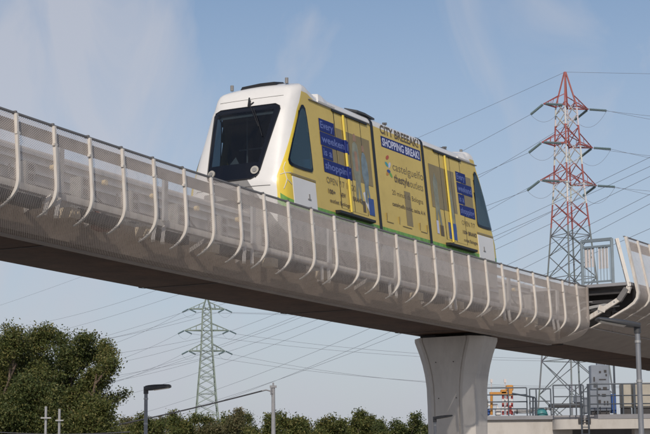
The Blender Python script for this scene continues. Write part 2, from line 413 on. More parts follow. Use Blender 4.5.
# wider platform section on the right
WP = [(-1.12, 1.45), (-1.27, 0.65), (-1.40, -0.03), (-1.435, -0.22), (-1.41, -0.36), (-1.32, -0.48), (-1.12, -0.62), (-0.59, -0.89), (0.06, -1.17)]
wp = empty('platform_fence', W(30, -1.2, -HT), 'taller outward leaning cream mesh fence on the widened deck at right edge', 'fence')
mesh_sheet('mesh_panel', WP, SW + 0.1, S1, M['mesh'], wp)
b = MB(); b.pbox(SW + 0.1, S1, -1.135, -1.09, 1.455, 1.485); b.build('top_rail', M['rail'], wp)
b = MB(); b.pbox(SW + 0.4, S1, -1.09, -1.07, 1.12, 1.38); b.build('kick_board', M['band'], wp)
fence_post(SW + 0.15, WP, 0.10, 0.08).build('end_post', M['post'], wp, 30)
for k in range(1, 30):
    fence_post(SW + 0.15 + k * 0.92, WP[:8], 0.05, 0.06).build('fence_post', M['post'], wp, 30)
pf = empty('platform_deck', W(30, 0, -HT), 'widened grey platform deck stepping out beside the viaduct at right', 'platform')
b = MB(); b.pbox(SW - 0.05, S1, -1.30, 1.9, 0.0, 0.09); b.build('deck_slab', M['slab'], pf)
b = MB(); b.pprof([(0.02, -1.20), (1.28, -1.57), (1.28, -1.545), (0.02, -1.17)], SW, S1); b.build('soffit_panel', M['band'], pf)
b = MB()
for (a, c) in (((-0.93, 1.40), (-1.26, -0.04)), ((-1.26, -0.04), (-1.20, -0.22)), ((-0.98, -0.38), (-0.4, -0.68)), ((-0.44, -0.66), (0.1, -0.93))):
    b.bar(W(SW, *a), W(SW, *c), 0.10, 0.13)
b.build('end_frame', M['post'], pf)
b = MB(); b.bar(W(SW - 0.02, -1.20, -0.1), W(SW - 0.02, -0.95, -0.42), 0.11, 0.16); b.build('frame_joint', M['rail'], pf)
for z, h in ((-0.14, 0.14), (-0.42, 0.10), (-0.66, 0.08)):
    b = MB(); b.pbox(SW + 0.15, SW + 0.3, -1.15 + (-0.14 - z) * 0.9, 1.5, z - h / 2, z + h / 2); b.build('cross_beam', M['dark'], pf)  # beams coloured dark to stand in for the shade under the deck
b = MB(); b.pbox(SW + 0.9, SW + 1.0, -1.0, 1.9, -0.6, 0.0); b.build('back_plate', M['dark'], pf)  # dark as well, shade of the hollow put into the colour
b = MB()
for q in range(5): b.bar(W(SW + 0.1 + q * 0.1, 0.25, -0.6 - 0.03 * q), W(SW + 0.2 + q * 0.1, -0.5, -0.5), 0.05, 0.08)
b.build('bracket', M['galv'], pf)
for z, r_ in ((-0.30, 0.018), (-0.5, 0.025)):
    b = MB(); b.tube([W(SW - 0.4, 0.35, z - 0.3), W(SW, 0.2, z - 0.12), W(SW + 0.3, -0.2, z - 0.1), W(SW + 0.8, -0.6, z)], r_, 6); b.build('conduit', M['galv'], pf, 60)
for (o, z) in ((-1.0, 1.1), (-1.12, 0.5), (-1.24, 0.02), (-0.8, -0.47), (-0.3, -0.73)):
    b = MB(); b.disc(W(SW - 0.045, o, z), W(SW - 1, o, z) - W(SW, o, z), 0.028, 0.02, 6); b.build('bolt', M['galv'], pf)
b = MB(); b.bar(W(SW - 0.06, -0.52, -0.70), W(SW - 0.06, -0.30, -0.60), 0.02, 0.16); b.build('gusset', M['post'], pf)
gt = empty('gate_railing', W(SW, -0.3, 0.09), 'blue grey railing panel with pale slats closing the step in the deck', 'railing')
for o in (0.20, -0.76):
    b = MB(); b.bar(W(SW + 0.02, o, 0.09), W(SW + 0.02, o, 1.43), 0.085, 0.085); b.build('post', M['blueg'], gt)
for z, h in ((1.41, 0.09), (1.22, 0.06), (0.17, 0.05)):
    b = MB(); b.bar(W(SW + 0.02, 0.20, z), W(SW + 0.02, -0.76, z), h, h); b.build('rail', M['blueg'], gt)
for i in range(9):
    o = 0.12 - i * 0.10
    b = MB(); b.bar(W(SW + 0.02, o, 0.17), W(SW + 0.02, o, 1.2), 0.018, 0.018); b.build('baluster', M['blueg'], gt)
for i in range(7):
    if i == 3: continue
    o = 0.075 - i * 0.108
    b = MB(); b.bar(W(SW + 0.045, o, 0.55 if i > 3 else 0.62), W(SW + 0.045, o, 1.19), 0.085, 0.012, up=W(SW + 1, 0, 0) - W(SW, 0, 0)); b.build('slat', M['slat'], gt)

# ------------------------------------------------------------------ pier
PS = 22.0
pr = empty('pier', W(PS, 2.4, -HT - GR * PS), 'grey concrete pier with flared head carrying the viaduct', 'pier')
def pier_ring(z, wx, ws, ch):
    """octagon, wx across the guideway, ws along it, with two shallow vertical grooves in each broad face"""
    a, c = wx / 2, ws / 2
    g1 = a - ch - 0.10
    half = [(-a + ch, -c)]
    for gx in (-g1, g1):
        half += [(gx - 0.022, -c), (gx - 0.012, -c + 0.03), (gx + 0.012, -c + 0.03), (gx + 0.022, -c)]
    half += [(a - ch, -c), (a, -c + ch)]
    half += [(a, c - ch)]
    pts = half + [(-x, -y) for x, y in half]
    return [W(PS + y, 2.4 + x, z) for x, y in pts]
b = MB(); rings = []
top, bot = -1.70, -HT - 0.3
for z, wx in ((bot, 1.48), (-4.6, 1.48), (-3.6, 1.50), (-3.1, 1.53), (-2.75, 1.62), (-2.45, 1.75), (-2.15, 1.93), (-1.9, 2.12), (-1.79, 2.2), (top, 2.2)):
    t = (wx - 1.48) / 0.72
    rings.append(pier_ring(z, wx, 1.25 + 0.18 * t, 0.26 + 0.05 * t))
b.sweep(rings); b.build('shaft', M['conc'], pr, 25)
for z in (-2.75, -4.15):
    wx = 1.62 if z > -3 else 1.485; t = (wx - 1.48) / 0.72
    b = MB(); b.sweep([pier_ring(z - 0.007, wx + 0.008, 1.25 + 0.18 * t + 0.008, 0.26 + 0.05 * t), pier_ring(z + 0.007, wx + 0.008, 1.25 + 0.18 * t + 0.008, 0.26 + 0.05 * t)]); b.build('formwork_seam', M['conc'], pr)
for z, x in ((-2.4, -0.25), (-2.4, 0.3), (-3.4, -0.3), (-3.4, 0.25), (-4.6, -0.3), (-4.6, 0.25)):
    b = MB(); p_ = W(PS - (0.63 if z < -2.6 else 0.665), 2.4 + x, z); b.disc(p_, W(PS - 1, 2.4 + x, z) - W(PS, 2.4 + x, z), 0.014, 0.014, 10); b.build('tie_hole', M['dark'], pr)
for o in (1.7, 3.1):
    b = MB(); b.pbox(PS - 0.35, PS + 0.35, o - 0.25, o + 0.25, top - 0.01, -1.59); b.build('bearing', M['dark'], pr)

# ------------------------------------------------------------------ train
TC = 2.45
ZC = 1.55
def hw(z):
    if z < 0.4: return 1.35
    return 1.35 - 0.25 * (z - 0.4) / 2.7
ZR, RC = 3.06, 0.24            # start of roof corner
SIDEZ = [-0.35, 0.0, 0.20, 0.34, 0.50, 0.60, 0.75] + [0.9 + 0.09 * q for q in range(24)] + [ZR]
HALF = [(hw(z), z) for z in SIDEZ]
h0 = hw(ZR)
for a in (22, 45, 68, 90): HALF.append((h0 - 0.22 * (1 - cos(radians(a))), ZR + 0.22 * sin(radians(a))))
for t in (0.75, 0.5, 0.25): HALF.append(((h0 - 0.22) * t, ZR + 0.22 + 0.07 * (1 - t * t)))
OUT = [(-x, z) for x, z in HALF] + [(0.0, ZR + 0.29)] + [(x, z) for x, z in HALF[::-1]]      # near bottom -> roof -> far bottom
NO = len(OUT)
def base(z):
    if z <= 0.9: return 10.72
    if z <= 2.75: return 10.72 + (z - 0.9) * 0.33
    return 10.72 + 1.85 * 0.33 + (z - 2.75) * 0.62
NR, NN = 0.50, 2.7
def fil(k): return NR * (1 - max(0.0, 1 - k ** NN) ** (1 / NN))
def filk(d):
    q = 1 - min(1, max(0, d / NR)); return max(0.0, 1 - q ** NN) ** (1 / NN)
KB = filk(0.30)
def thr(z): return 0.15 + 0.33 * min(1, max(0, (z - 0.9) / 2.1)) ** 1.2
def kadj(k, z):
    kb = filk(thr(z))
    return k * kb / KB if k <= KB else kb + (k - KB) * (1 - kb) / (1 - KB)
KS = [0.06 * q for q in range(1, 15)] + [0.87, 0.90, KB, 0.5 * (KB + 0.985), 0.975, 0.985, 0.991, 0.996, 1.0]
KS = sorted(set(KS))
# polar table of the outline for points on the nose
PT = sorted((atan2(z - ZC, x), math.hypot(x, z - ZC)) for x, z in OUT)
def radius(a):
    for i in range(len(PT) - 1):
        if PT[i][0] <= a <= PT[i + 1][0]:
            t = (a - PT[i][0]) / max(1e-9, PT[i + 1][0] - PT[i][0])
            r1, r2 = PT[i][1], PT[i + 1][1]
            return 1 / ((1 - t) / r1 + t / r2)
    return min(PT[0][1], PT[-1][1]) if a < -1 else PT[-1][1]
def nose_s(x, z):
    k = min(1, math.hypot(x, z - ZC) / radius(atan2(z - ZC, x)))
    return base(z) + fil(k)
def lift(s, z):
    """the nose cap stands a little higher than the car roof behind it"""
    t = min(1, max(0, (s - 12.2) / 0.45)); u = min(1, max(0, (z - 2.84) / 0.28))
    return 0.15 * (1 - t * t * (3 - 2 * t)) * u * u * (3 - 2 * u)
def side_off(s, z):
    """inward offset of the near skin at nose-frame (s, z)"""
    d = s - base(z)
    if d >= NR: return TC - hw(z)
    k = filk(d); zz = ZC + (z - ZC) / max(k, 0.5)
    return TC - k * hw(min(zz, ZR))
MID = 16.78
SEAM1, SEAM2 = 15.41, 18.15
def fr(s): return s
def rv(s): return SEAM2 + (SEAM1 - s) * 0.915
WT = (0.98, 2.82, 0.67, 0.90)                 # windscreen: z range, half widths
def ws_hw(z): t = (z - WT[0]) / (WT[1] - WT[0]); return WT[2] + (WT[3] - WT[2]) * t
def in_ws(x, z, m): return WT[0] + m < z < WT[1] - m and abs(x) < ws_hw(z) - m
CW0 = [(11.24, 1.29), (11.5, 1.275), (11.85, 1.275), (12.17, 1.29), (12.235, 1.36), (12.225, 1.7), (12.21, 2.0), (12.19, 2.3), (12.16, 2.6), (12.12, 2.80), (12.04, 2.87), (11.95, 2.85), (11.86, 2.75), (11.74, 2.55), (11.62, 2.33), (11.49, 2.08), (11.36, 1.82), (11.25, 1.58), (11.18, 1.42), (11.185, 1.33)]
def dense(poly, L=0.07):
    out = []
    for i, a in enumerate(poly):
        c = poly[(i + 1) % len(poly)]; n = max(1, int(math.hypot(c[0] - a[0], c[1] - a[1]) / L))
        out += [(a[0] + (c[0] - a[0]) * q / n, a[1] + (c[1] - a[1]) * q / n) for q in range(n)]
    return out
CW = dense(CW0)
def inpoly(p, poly):
    c = False; j = len(poly) - 1
    for i in range(len(poly)):
        a, b2 = poly[i], poly[j]
        if (a[1] > p[1]) != (b2[1] > p[1]) and p[0] < (b2[0] - a[0]) * (p[1] - a[1]) / (b2[1] - a[1]) + a[0]: c = not c
        j = i
    return c
def shrink(poly, d):
    cx = sum(p[0] for p in poly) / len(poly); cz = sum(p[1] for p in poly) / len(poly)
    return [(cx + (x - cx) * d, cz + (z - cz) * d) for x, z in poly]
CWI = shrink(CW, 0.93)

tr = empty('monorail_train', W(MID, TC, 0.25), 'white and yellow three car monorail train wrapped in shopping outlet adverts', 'train')
def side_patch(mb, pts, mp, eps, far=False, mi=0):
    """flat polygon on the side skin; pts in (s, z), fan from the centroid"""
    cx = sum(p[0] for p in pts) / len(pts); cz = sum(p[1] for p in pts) / len(pts)
    b0_ = len(mb.v)
    for (x, z) in [(cx, cz)] + pts:
        o = side_off(x, z) - eps
        mb.v.append(W(mp(x), (2 * TC - o) if far else o, z))
    n = len(pts)
    for i in range(n): mb.face((b0_, b0_ + 1 + i, b0_ + 1 + (i + 1) % n), mi)
def slab_patch(mb, s0, s1, z0, z1, mp, eps, thick=None, mi=0, ns=None, far=False):
    """rectangle on the side skin, with a rim back to the skin so that it has thickness"""
    ns = ns or max(1, int(abs(s1 - s0) / 0.3)); nz = max(1, int(abs(z1 - z0) / 0.4))
    def pt(x, z, e):
        o = side_off(x, z) - e
        return W(mp(x), (2 * TC - o) if far else o, z)
    rows = [[pt(s0 + (s1 - s0) * i / ns, z0 + (z1 - z0) * j / nz, eps) for i in range(ns + 1)] for j in range(nz + 1)]
    mb.grid(rows, mi=mi)
    per = [(s0 + (s1 - s0) * i / ns, z0) for i in range(ns + 1)] + [(s1, z0 + (z1 - z0) * j / nz) for j in range(1, nz + 1)] + \
          [(s1 - (s1 - s0) * i / ns, z1) for i in range(1, ns + 1)] + [(s0, z1 - (z1 - z0) * j / nz) for j in range(1, nz)]
    mb.grid([[pt(x, z, eps) for x, z in per], [pt(x, z, -0.01) for x, z in per]], True, mi=mi)

def car_end(mp, s_end):
    """one end car: skin with cab openings, returns the body object"""
    b = MB(); rows = []; meta = []
    cen = [W(mp(nose_s(0, ZC)), TC, ZC)] * NO
    rows.append(cen); meta.append(None)
    for k in KS:
        rows.append([W(mp(base(ZC + q * (z - ZC)) + fil(q)), TC + q * x, ZC + q * (z - ZC) + lift(base(ZC + q * (z - ZC)) + fil(q), ZC + q * (z - ZC))) for x, z, q in [(x, z, kadj(k, z)) for x, z in OUT]])
    nk = len(rows)
    ss = [12.40 + 0.3 * i for i in range(int((s_end - 12.40) / 0.3) + 1)]
    if s_end - ss[-1] < 0.1: ss.pop()
    ss.append(s_end)
    # blend rows from the nose rim to straight frames
    for t in [q / 8 for q in range(1, 8)]:
        rows.append([W(mp((base(z) + NR) * (1 - t) + ss[0] * t), TC + x, z + lift((base(z) + NR) * (1 - t) + ss[0] * t, z)) for x, z in OUT])
    for s_ in ss: rows.append([W(mp(s_), TC + x, z + lift(s_, z)) for x, z in OUT])
    def srow(i, z):
        if i == 0: return nose_s(0, ZC)
        if i < nk: return None
        if i < nk + 7: t = (i - nk + 1) / 8; return (base(z) + NR) * (1 - t) + ss[0] * t
        return ss[i - nk - 7]
    def mf(i, j):
        x, z = (OUT[j][0] + OUT[(j + 1) % NO][0]) / 2, (OUT[j][1] + OUT[(j + 1) % NO][1]) / 2
        if j == NO - 1: return 4
        if i < nk - 1:
            k = kadj(((KS[i - 1] if i else 0) + KS[i]) / 2, z); kb = filk(thr(z))
            xx, zz = k * x, ZC + k * (z - ZC)
            if in_ws(xx, zz, 0.07): return None
            s_ = base(zz) + fil(k)
            if inpoly((s_, zz), CWI) and abs(x) > 0.9: return None
            if k < kb or z > ZR - 0.02: return 0
            return 3 if zz < 0.34 and False else (4 if zz < 0.34 else 2 if zz < 0.55 else 1)
        s_ = (srow(i, z) or (base(z) + NR)) * 0.5 + srow(i + 1, z) * 0.5
        if inpoly((s_, z), CWI): return None
        if z > ZR: return 0
        if z < 0.34: return 4
        if z < 0.55: return 2
        return 5
    b.grid(rows, True, mif=mf)
    # end wall
    e = len(b.v); b.v.extend(rows[-1]); b.face([e + q for q in range(NO)], 4)
    body = b.build('car_body', [M['white'], M['ylit'], M['green'], M['yellow'], M['skirt'], M['yellow']], tr, 35)
    LOC[body.name] = Vector((0, 0, 0)); 
    return body

def child(mb, name, mats, par, smooth=None):
    o = mb.build(name, mats, None, smooth)
    o.parent = par; o.matrix_parent_inverse = par.matrix_world.inverted() if False else Matrix.Identity(4)
    return o

def text_mesh(txt, bold=0.0):
    cu = bpy.data.curves.new('lettering', 'FONT'); cu.body = txt; cu.offset = bold; cu.resolution_u = 3
    o = bpy.data.objects.new('lettering', cu); COL.objects.link(o)
    dg = bpy.context.evaluated_depsgraph_get(); dg.update()
    me = bpy.data.meshes.new_from_object(o.evaluated_get(dg))
    vs = [(v.co.x, v.co.y) for v in me.vertices]; fs = [tuple(p.vertices) for p in me.polygons]
    bpy.data.objects.remove(o); bpy.data.curves.remove(cu); bpy.data.meshes.remove(me)
    return vs, fs
def put_text(txt, s0, s1, z0, cap, mt, par, bold=0.02, eps=0.008, real=None, name='lettering'):
    """text along the near side between real stations s0..s1 with cap height cap; offset measured by real(s)->nose frame"""
    vs, fs = text_mesh(txt, bold)
    if not vs: return
    x0_, x1_ = min(v[0] for v in vs), max(v[0] for v in vs)
    b = MB()
    for x, y in vs:
        s_ = s0 + (x - x0_) / (x1_ - x0_) * (s1 - s0); z = z0 + y / 0.70 * cap
        b.v.append(W(s_, TC - hw(z) - eps, z))
    for f_ in fs: b.face(f_)
    child(b, name, mt, par)

def cab_parts(body, mp, front):
    # windscreen: black border patch with clear middle
    nz_, nx_ = 28, 28
    rows = []
    for j in range(nz_ + 1):
        z = WT[0] + (WT[1] - WT[0]) * j / nz_
        d = min(z - WT[0], WT[1] - z); rr = 0.16
        cut = rr - sqrt(max(0, rr * rr - (rr - d) ** 2)) if d < rr else 0
        h = ws_hw(z) - cut
        rows.append([W(mp(nose_s(h * (2 * i / nx_ - 1), z) - 0.014), TC + h * (2 * i / nx_ - 1), z) for i in range(nx_ + 1)])
    def mw(i, j):
        z = WT[0] + (WT[1] - WT[0]) * (i + 0.5) / nz_
        edge = i < 6 or i >= nz_ - 2 or j < 2 or j >= nx_ - 2
        return 1 if edge else 0
    b = MB(); b.grid(rows, mif=mw)
    ws = child(b, 'windscreen', [M['glass'], M['frit']], body, 40)
    rim = MB()
    per = rows[0] + [r[-1] for r in rows[1:]] + rows[-1][-2::-1] + [r[0] for r in rows[-2:0:-1]]
    rim.tube(per + [per[0]], 0.014, 5, caps=False)
    child(rim, 'gasket', M['black'], body, 60)
    # cab side windows
    for far in (False, True):
        b = MB()
        ring = []
        P1 = CW; P2 = shrink(CW, 0.90)
        rws = []
        for poly, e in ((P1, 0.016), (P2, 0.018)):
            rws.append([W(mp(x), (2 * TC - side_off(x, z) + e) if far else (side_off(x, z) - e), z) for x, z in poly])
        b.grid(rws, True, mi=1)
        # inner glass as a small fan of rings
        prev = rws[1]
        for q in (0.68, 0.45, 0.22):
            cur = [W(mp(x), (2 * TC - side_off(x, z) + 0.012) if far else (side_off(x, z) - 0.012), z) for x, z in shrink(CW, q)]
            b.grid([prev, cur], True, mi=0); prev = cur
        n0 = len(b.v); b.v.extend(prev); b.face([n0 + q for q in range(len(prev))], 0)
        child(b, 'cab_window', [M['sglass'], M['frit']], body, 50)
        # white side locker panel under the window
        b = MB(); slab_patch(b, 11.24, 12.28, 0.40, 1.05, mp, 0.014, ns=6, far=far)
        lk = child(b, 'side_panel', M['white'], body)
        b = MB(); slab_patch(b, 11.92, 11.96, 0.62, 0.74, mp, 0.025, far=far); slab_patch(b, 11.86, 12.0, 0.60, 0.63, mp, 0.025, far=far)
        child(b, 'latch', M['skirt'], body)
        b = MB(); slab_patch(b, 11.20, 12.30, 1.075, 1.12, mp, 0.016, ns=6, far=far); child(b, 'trim_strip', M['film'], body)
    if front:
        for pts in ([(10.96, 0.72), (11.05, 0.95), (11.04, 1.2), (11.12, 1.36)], [(10.95, 1.05), (11.05, 1.1), (11.2, 1.12)], [(11.05, 0.95), (11.2, 0.85)]):
            b = MB(); b.tube([W(mp(x), side_off(x, z) - 0.006, z) for q in range(len(pts) - 1) for x, z in [(pts[q][0] + (pts[q + 1][0] - pts[q][0]) * t, pts[q][1] + (pts[q + 1][1] - pts[q][1]) * t) for t in (0, 0.33, 0.66)]] + [W(mp(pts[-1][0]), side_off(*pts[-1]) - 0.006, pts[-1][1])], 0.009, 4); child(b, 'leaf_line', M['wpaint'], body)
    # inside: floor, console, bulkhead, lining, seat backs
    b = MB()
    b.sweep([[W(mp(s_), TC + x, z) for x, z in ((-1.1, 0.3), (1.1, 0.3), (1.1, 0.36), (-1.1, 0.36))] for s_ in (11.5, 12.9)])
    b.sweep([[W(mp(s_), TC + x, z) for x, z in ((-0.78, 0.5), (0.78, 0.5), (0.78, h_), (-0.78, h_))] for s_, h_ in ((11.22, 1.28), (11.55, 1.42), (11.75, 1.32))])
    b.sweep([[W(mp(s_), TC + x, z) for x, z in ((-1.0, 0.36), (1.0, 0.36), (0.9, 3.0), (-0.9, 3.0))] for s_ in (14.6, 14.65)])
    for sg in (-1, 1):   # inner lining of the passenger part
        b.sweep([[W(mp(s_), TC + sg * x, z) for x, z in ((1.20, 0.36), (1.23, 0.36), (1.0, 3.02), (0.97, 3.02))] for s_ in (12.4, 14.6)])
    b.sweep([[W(mp(s_), TC + x, z) for x, z in ((-0.95, 3.02), (0.95, 3.02), (0.8, 3.12), (-0.8, 3.12))] for s_ in (12.0, 14.6)])
    child(b, 'cab_interior', M['lining'], body)
    b = MB()
    for x in (-0.75, -0.25, 0.3, 0.78):
        b.sweep([[W(mp(s_), TC + x + q, z) for q, z in ((-0.2, 0.8), (0.2, 0.8), (0.17, 1.75), (-0.17, 1.75))] for s_ in (12.75, 12.83)])
    child(b, 'seat_backs', M['seat'], body)
    b = MB()
    for x in (-0.55, 0.55): b.tube([W(mp(12.3), TC + x, 0.36), W(mp(12.3), TC + x, 3.0)], 0.02)
    b.tube([W(mp(12.35), TC - 0.8, 2.05), W(mp(12.35), TC + 0.8, 2.05)], 0.02)
    child(b, 'grab_pole', M['galv'], body)
    b = MB(); b.grid([[W(mp(nose_s(x, z) + 0.08), TC + x, z) for x in [-0.75 + 0.1 * q for q in range(16)]] for z in (2.58, 2.66)])
    child(b, 'sun_blind', M['skirt'], body)
    b = MB(); b.tube([W(mp(nose_s(x, 0.80) - 0.004), TC + x, 0.80) for x in [-0.98 + 0.07 * q for q in range(29)]], 0.008, 4)
    child(b, 'panel_gap', M['skirt'], body)
    b = MB(); b.tube([W(mp(nose_s(x, 2.97) - 0.003), TC + x, 2.97 + lift(11.5, 2.97)) for x in [-0.86 + 0.0573 * q for q in range(31)]], 0.006, 4); child(b, 'panel_gap', M['skirt'], body)
    # headlamps
    for x in (-0.57, 0.57):
        z = 1.17; s_ = nose_s(x, z)
        c = W(mp(s_ + 0.02), TC + x, z); n_ = W(mp(s_ - 1), TC + x * 1.25, z + 0.25) - W(mp(s_), TC + x, z)
        b = MB(); b.disc(c, n_, 0.098, 0.055, 24, 0); hl = child(b, 'headlamp', M['lens'], body, 40)
        b = MB(); b.disc(c + n_.normalized() * 0.05, n_, 0.052, 0.02, 16); child(b, 'bulb', M['skirt'], body, 40)
    # wiper
    b = MB()
    a1 = (-0.05, 2.95); 
    pts = [(0.0, 3.0), (-0.06, 2.86), (-0.26, 2.6), (-0.48, 2.25)]
    b.tube([W(mp(nose_s(x, z) - 0.045), TC + x, z) for x, z in pts], 0.014, 5)
    b.tube([W(mp(nose_s(x, z) - 0.05), TC + x, z) for x, z in ((-0.22, 2.75), (-0.40, 2.45), (-0.62, 2.0))], 0.011, 5)
    for d in (-0.06, 0.06): b.tube([W(mp(nose_s(-0.05 + d, 2.98) - 0.06), TC - 0.05 + d, 3.0 + d), W(mp(nose_s(0, 2.86) - 0.05), TC - 0.02, 2.84)], 0.02, 5)
    child(b, 'wiper', M['black'], body, 60)
    # marker lamps and roof unit
    for x in (-0.72, 0.78):
        b = MB(); p = W(mp(12.0), TC + x, ZR + 0.36); b.tube([p, p + Vector((0, 0, 0.13))], 0.042, 10); child(b, 'roof_lamp', M['skirt'], body, 40)
    b = MB()
    b.sweep([[W(mp(s_), TC + x, z) for x, z in ((-0.55, 3.30), (0.62, 3.30), (0.5, 3.40 + h_), (0.0, 3.43 + h_), (-0.38, 3.42 + h_))] for s_, h_ in ((12.0, 0.08), (12.4, 0.16), (12.9, 0.10), (13.2, 0.02))])
    child(b, 'roof_unit', M['black'], body)
    b = MB(); b.sweep([[W(mp(s_), TC + x, z) for x, z in ((-0.6, 0.5), (0.6, 0.5), (0.6, 0.66), (-0.6, 0.66))] for s_ in (10.55, 10.9)]); child(b, 'coupler', M['skirt'], body)

def doors(body, mp, sl, sr, flip):
    """a double sliding door between nose-frame stations sl and sr on the near side, plus sill and header"""
    sm = (sl + sr) / 2
    for far in (False, True):
        for a, c in ((sl, sm - 0.012), (sm + 0.012, sr)):
            b = MB(); slab_patch(b, a, c, 0.66, 2.98, mp, 0.006, far=far); child(b, 'door', M['yellow'], body)
            if far:
                b = MB(); slab_patch(b, a + 0.08, c - 0.08, 1.40, 2.5, mp, 0.024, far=far); child(b, 'door_window', M['frit'], body)
        b = MB()
        for c in (sl - 0.02, sm - 0.010, sr): slab_patch(b, c, c + 0.02, 0.66, 3.0, mp, 0.0085, far=far)
        child(b, 'door_seal', M['black'], body)
        b = MB(); slab_patch(b, sl - 0.1, sr + 0.35, 3.0, 3.045, mp, 0.035, far=far); child(b, 'door_track', M['black'], body)
        b = MB()
        b.sweep([[W(mp(s_), (2 * TC - o) if far else o, z) for o, z in ((TC - 1.32, 0.47), (TC - 1.32, 0.56), (TC - 1.48, 0.55), (TC - 1.48, 0.49))] for s_ in (sl - 0.35, sr + 0.12)])
        child(b, 'door_step', M['black'], body)
    # rounded door edge between the leaves, its highlight put into a brighter yellow
    b = MB(); ps = sl + flip
    pts = []
    rings = []
    pz = (0.62, 1.0, 1.42, 1.73, 2.06, 2.38, 2.7, 3.0)
    for z in pz:
        rings.append([W(mp(ps + 0.046 * cos(a)), TC - hw(z) - 0.022 - 0.035 * sin(a), z) for a in (0, pi / 6, pi / 3, pi / 2, 2 * pi / 3, 5 * pi / 6, pi)])
    b.grid(rings, mif=lambda i, j: 1 if (flip < 0.6 and i in (2, 4)) else 0); child(b, 'door_post', [M['ylit'], M['blue']], body, 60)
    # white wedge fairing on the roof edge
    b = MB()
    b.sweep([[W(mp(s_), TC - x, z) for x, z in ((1.11, 3.05), (1.13, 3.12 ), (1.03, 3.12 + h_), (0.85, 3.14 + h_), (0.8, 3.05))] for s_, h_ in ((sl - 0.75, 0.06), (sl - 0.60, 0.20), (sl - 0.45, 0.19), (sl + 0.05, 0.05))])
    child(b, 'roof_fairing', M['white'], body)
    b = MB(); b.pbox(mp(sl - 1.2), mp(15.3), TC - 1.135, TC - 1.09, 3.055, 3.075); child(b, 'gutter', M['skirt'], body)

def ad_side(body, x0, x1, mirror=False):
    """printed picture on the side of an end car: window film, two pale figures and a blue bag (real stations)"""
    def rect(a, c, z0, z1, mt, eps, name='print'):
        b = MB(); ns = max(1, int((c - a) / 0.3)); rws = []
        for j in range(5):
            z = z0 + (z1 - z0) * j / 4; rws.append([W(a + (c - a) * i / ns, TC - hw(z) - eps, z) for i in range(ns + 1)])
        b.grid(rws); child(b, name, mt, body)
    def poly(pts, mt, eps, name='print'):
        b = MB(); b.v = [W(s_, TC - hw(z) - eps, z) for s_, z in pts]; b.face(range(len(pts))); child(b, name, mt, body)
    return rect, poly

front = car_end(fr, SEAM1 - 0.035); cab_parts(front, fr, True); doors(front, fr, 13.50, 14.78, 0.42)
rear = car_end(rv, SEAM1 - 0.035); cab_parts(rear, rv, False); doors(rear, rv, 13.05, 14.36, 0.97)
# middle car
b = MB(); ss = [SEAM1 + 0.035 + (SEAM2 - SEAM1 - 0.07) * i / 8 for i in range(9)]
def mmf(i, j):
    z = (OUT[j][1] + OUT[(j + 1) % NO][1]) / 2
    if j == NO - 1: return 2
    return 0 if z > ZR else (2 if z < 0.34 else (3 if z < 0.55 else 1))
rws = [[W(s_, TC + x, z) for x, z in OUT] for s_ in ss]
b.grid(rws, True, mif=mmf)
for r_ in (rws[0], rws[-1]): e = len(b.v); b.v.extend(r_); b.face([e + q for q in range(NO)], 2)
midc = b.build('car_body', [M['white'], M['yellow'], M['skirt'], M['green']], tr, 35); LOC[midc.name] = Vector((0, 0, 0))
for sm in (SEAM1, SEAM2):
    b = MB(); b.sweep([[W(s_, TC + x * 0.975, ZC + (z - ZC) * 0.985) for x, z in OUT] for s_ in (sm - 0.036, sm + 0.036)]); b.build('bellows', M['black'], tr, 35)
    b = MB()   # black strip over the joint
    b.grid([[W(sm + q, TC + x * 1.006, ZC + (z - ZC) * 1.005) for x, z in OUT[1:-1]] for q in (-0.075, 0.0, 0.075)])
    b.build('joint_strip', M['black'], tr, 35)
b = MB()
b.sweep([[W(s_, TC + x, z) for x, z in ((-1.02, 3.26 + d), (-0.66, 3.36 + d), (-0.66, 3.41 + d), (-1.02, 3.31 + d))] for s_, d in ((14.85, 0.03), (15.25, 0.04), (15.75, 0.0))])
b.build('roof_walk_plate', M['lamp'], tr)
for s_ in (16.6, 20.0):
    b = MB(); p = W(s_, TC - 0.85, ZR + 0.2); b.tube([p, p + Vector((0, 0, 0.11))], 0.035, 8); b.box(p + Vector((0, 0, 0.1)), 0.12, 0.06, 0.05); b.build('roof_bracket', M['lamp'], tr)

# prints: front car
rect, poly = ad_side(front, 0, 0)
rect(12.78, 13.47, 1.45, 2.60, M['film'], 0.003); rect(13.52, 15.20, 1.45, 2.62, M['film'], 0.0075)
rect(12.72, 13.45, 2.40, 2.70, M['blue'], 0.0100, 'text_box'); rect(12.72, 14.10, 2.06, 2.38, M['blue'], 0.0100, 'text_box')
rect(12.76, 13.26, 1.75, 2.04, M['blue'], 0.0100, 'text_box'); rect(12.78, 14.12, 1.42, 1.73, M['blue'], 0.0100, 'text_box')
for t, a, c, z in (('Every', 12.77, 13.38, 2.475), ('weekend', 12.78, 14.05, 2.14), ('is a', 12.82, 13.22, 1.825), ('shopping', 12.84, 14.06, 1.51)):
    put_text(t, a, c, z, 0.17, M['slate'], front, 0.02, 0.0125)
put_text('OPEN 7/7 10-20', 12.84, 14.25, 1.17, 0.15, M['inkgrey'], front, 0.0, 0.0118)
for t, a, c in (('100+', 12.88, 13.22), ('NEW', 13.46, 13.72), ('BRAND', 14.08, 14.55)): put_text(t, a, c, 0.93, 0.10, M['ink'], front, 0.03, 0.0118)
put_text('outlet Bologna', 12.92, 14.0, 0.72, 0.09, M['ink'], front, 0.015, 0.0118)
poly([(14.62, 1.2), (14.72, 1.25), (14.84, 1.0), (14.95, 0.75), (14.9, 0.72), (14.72, 0.95)], M['wpaint'], 0.0092)
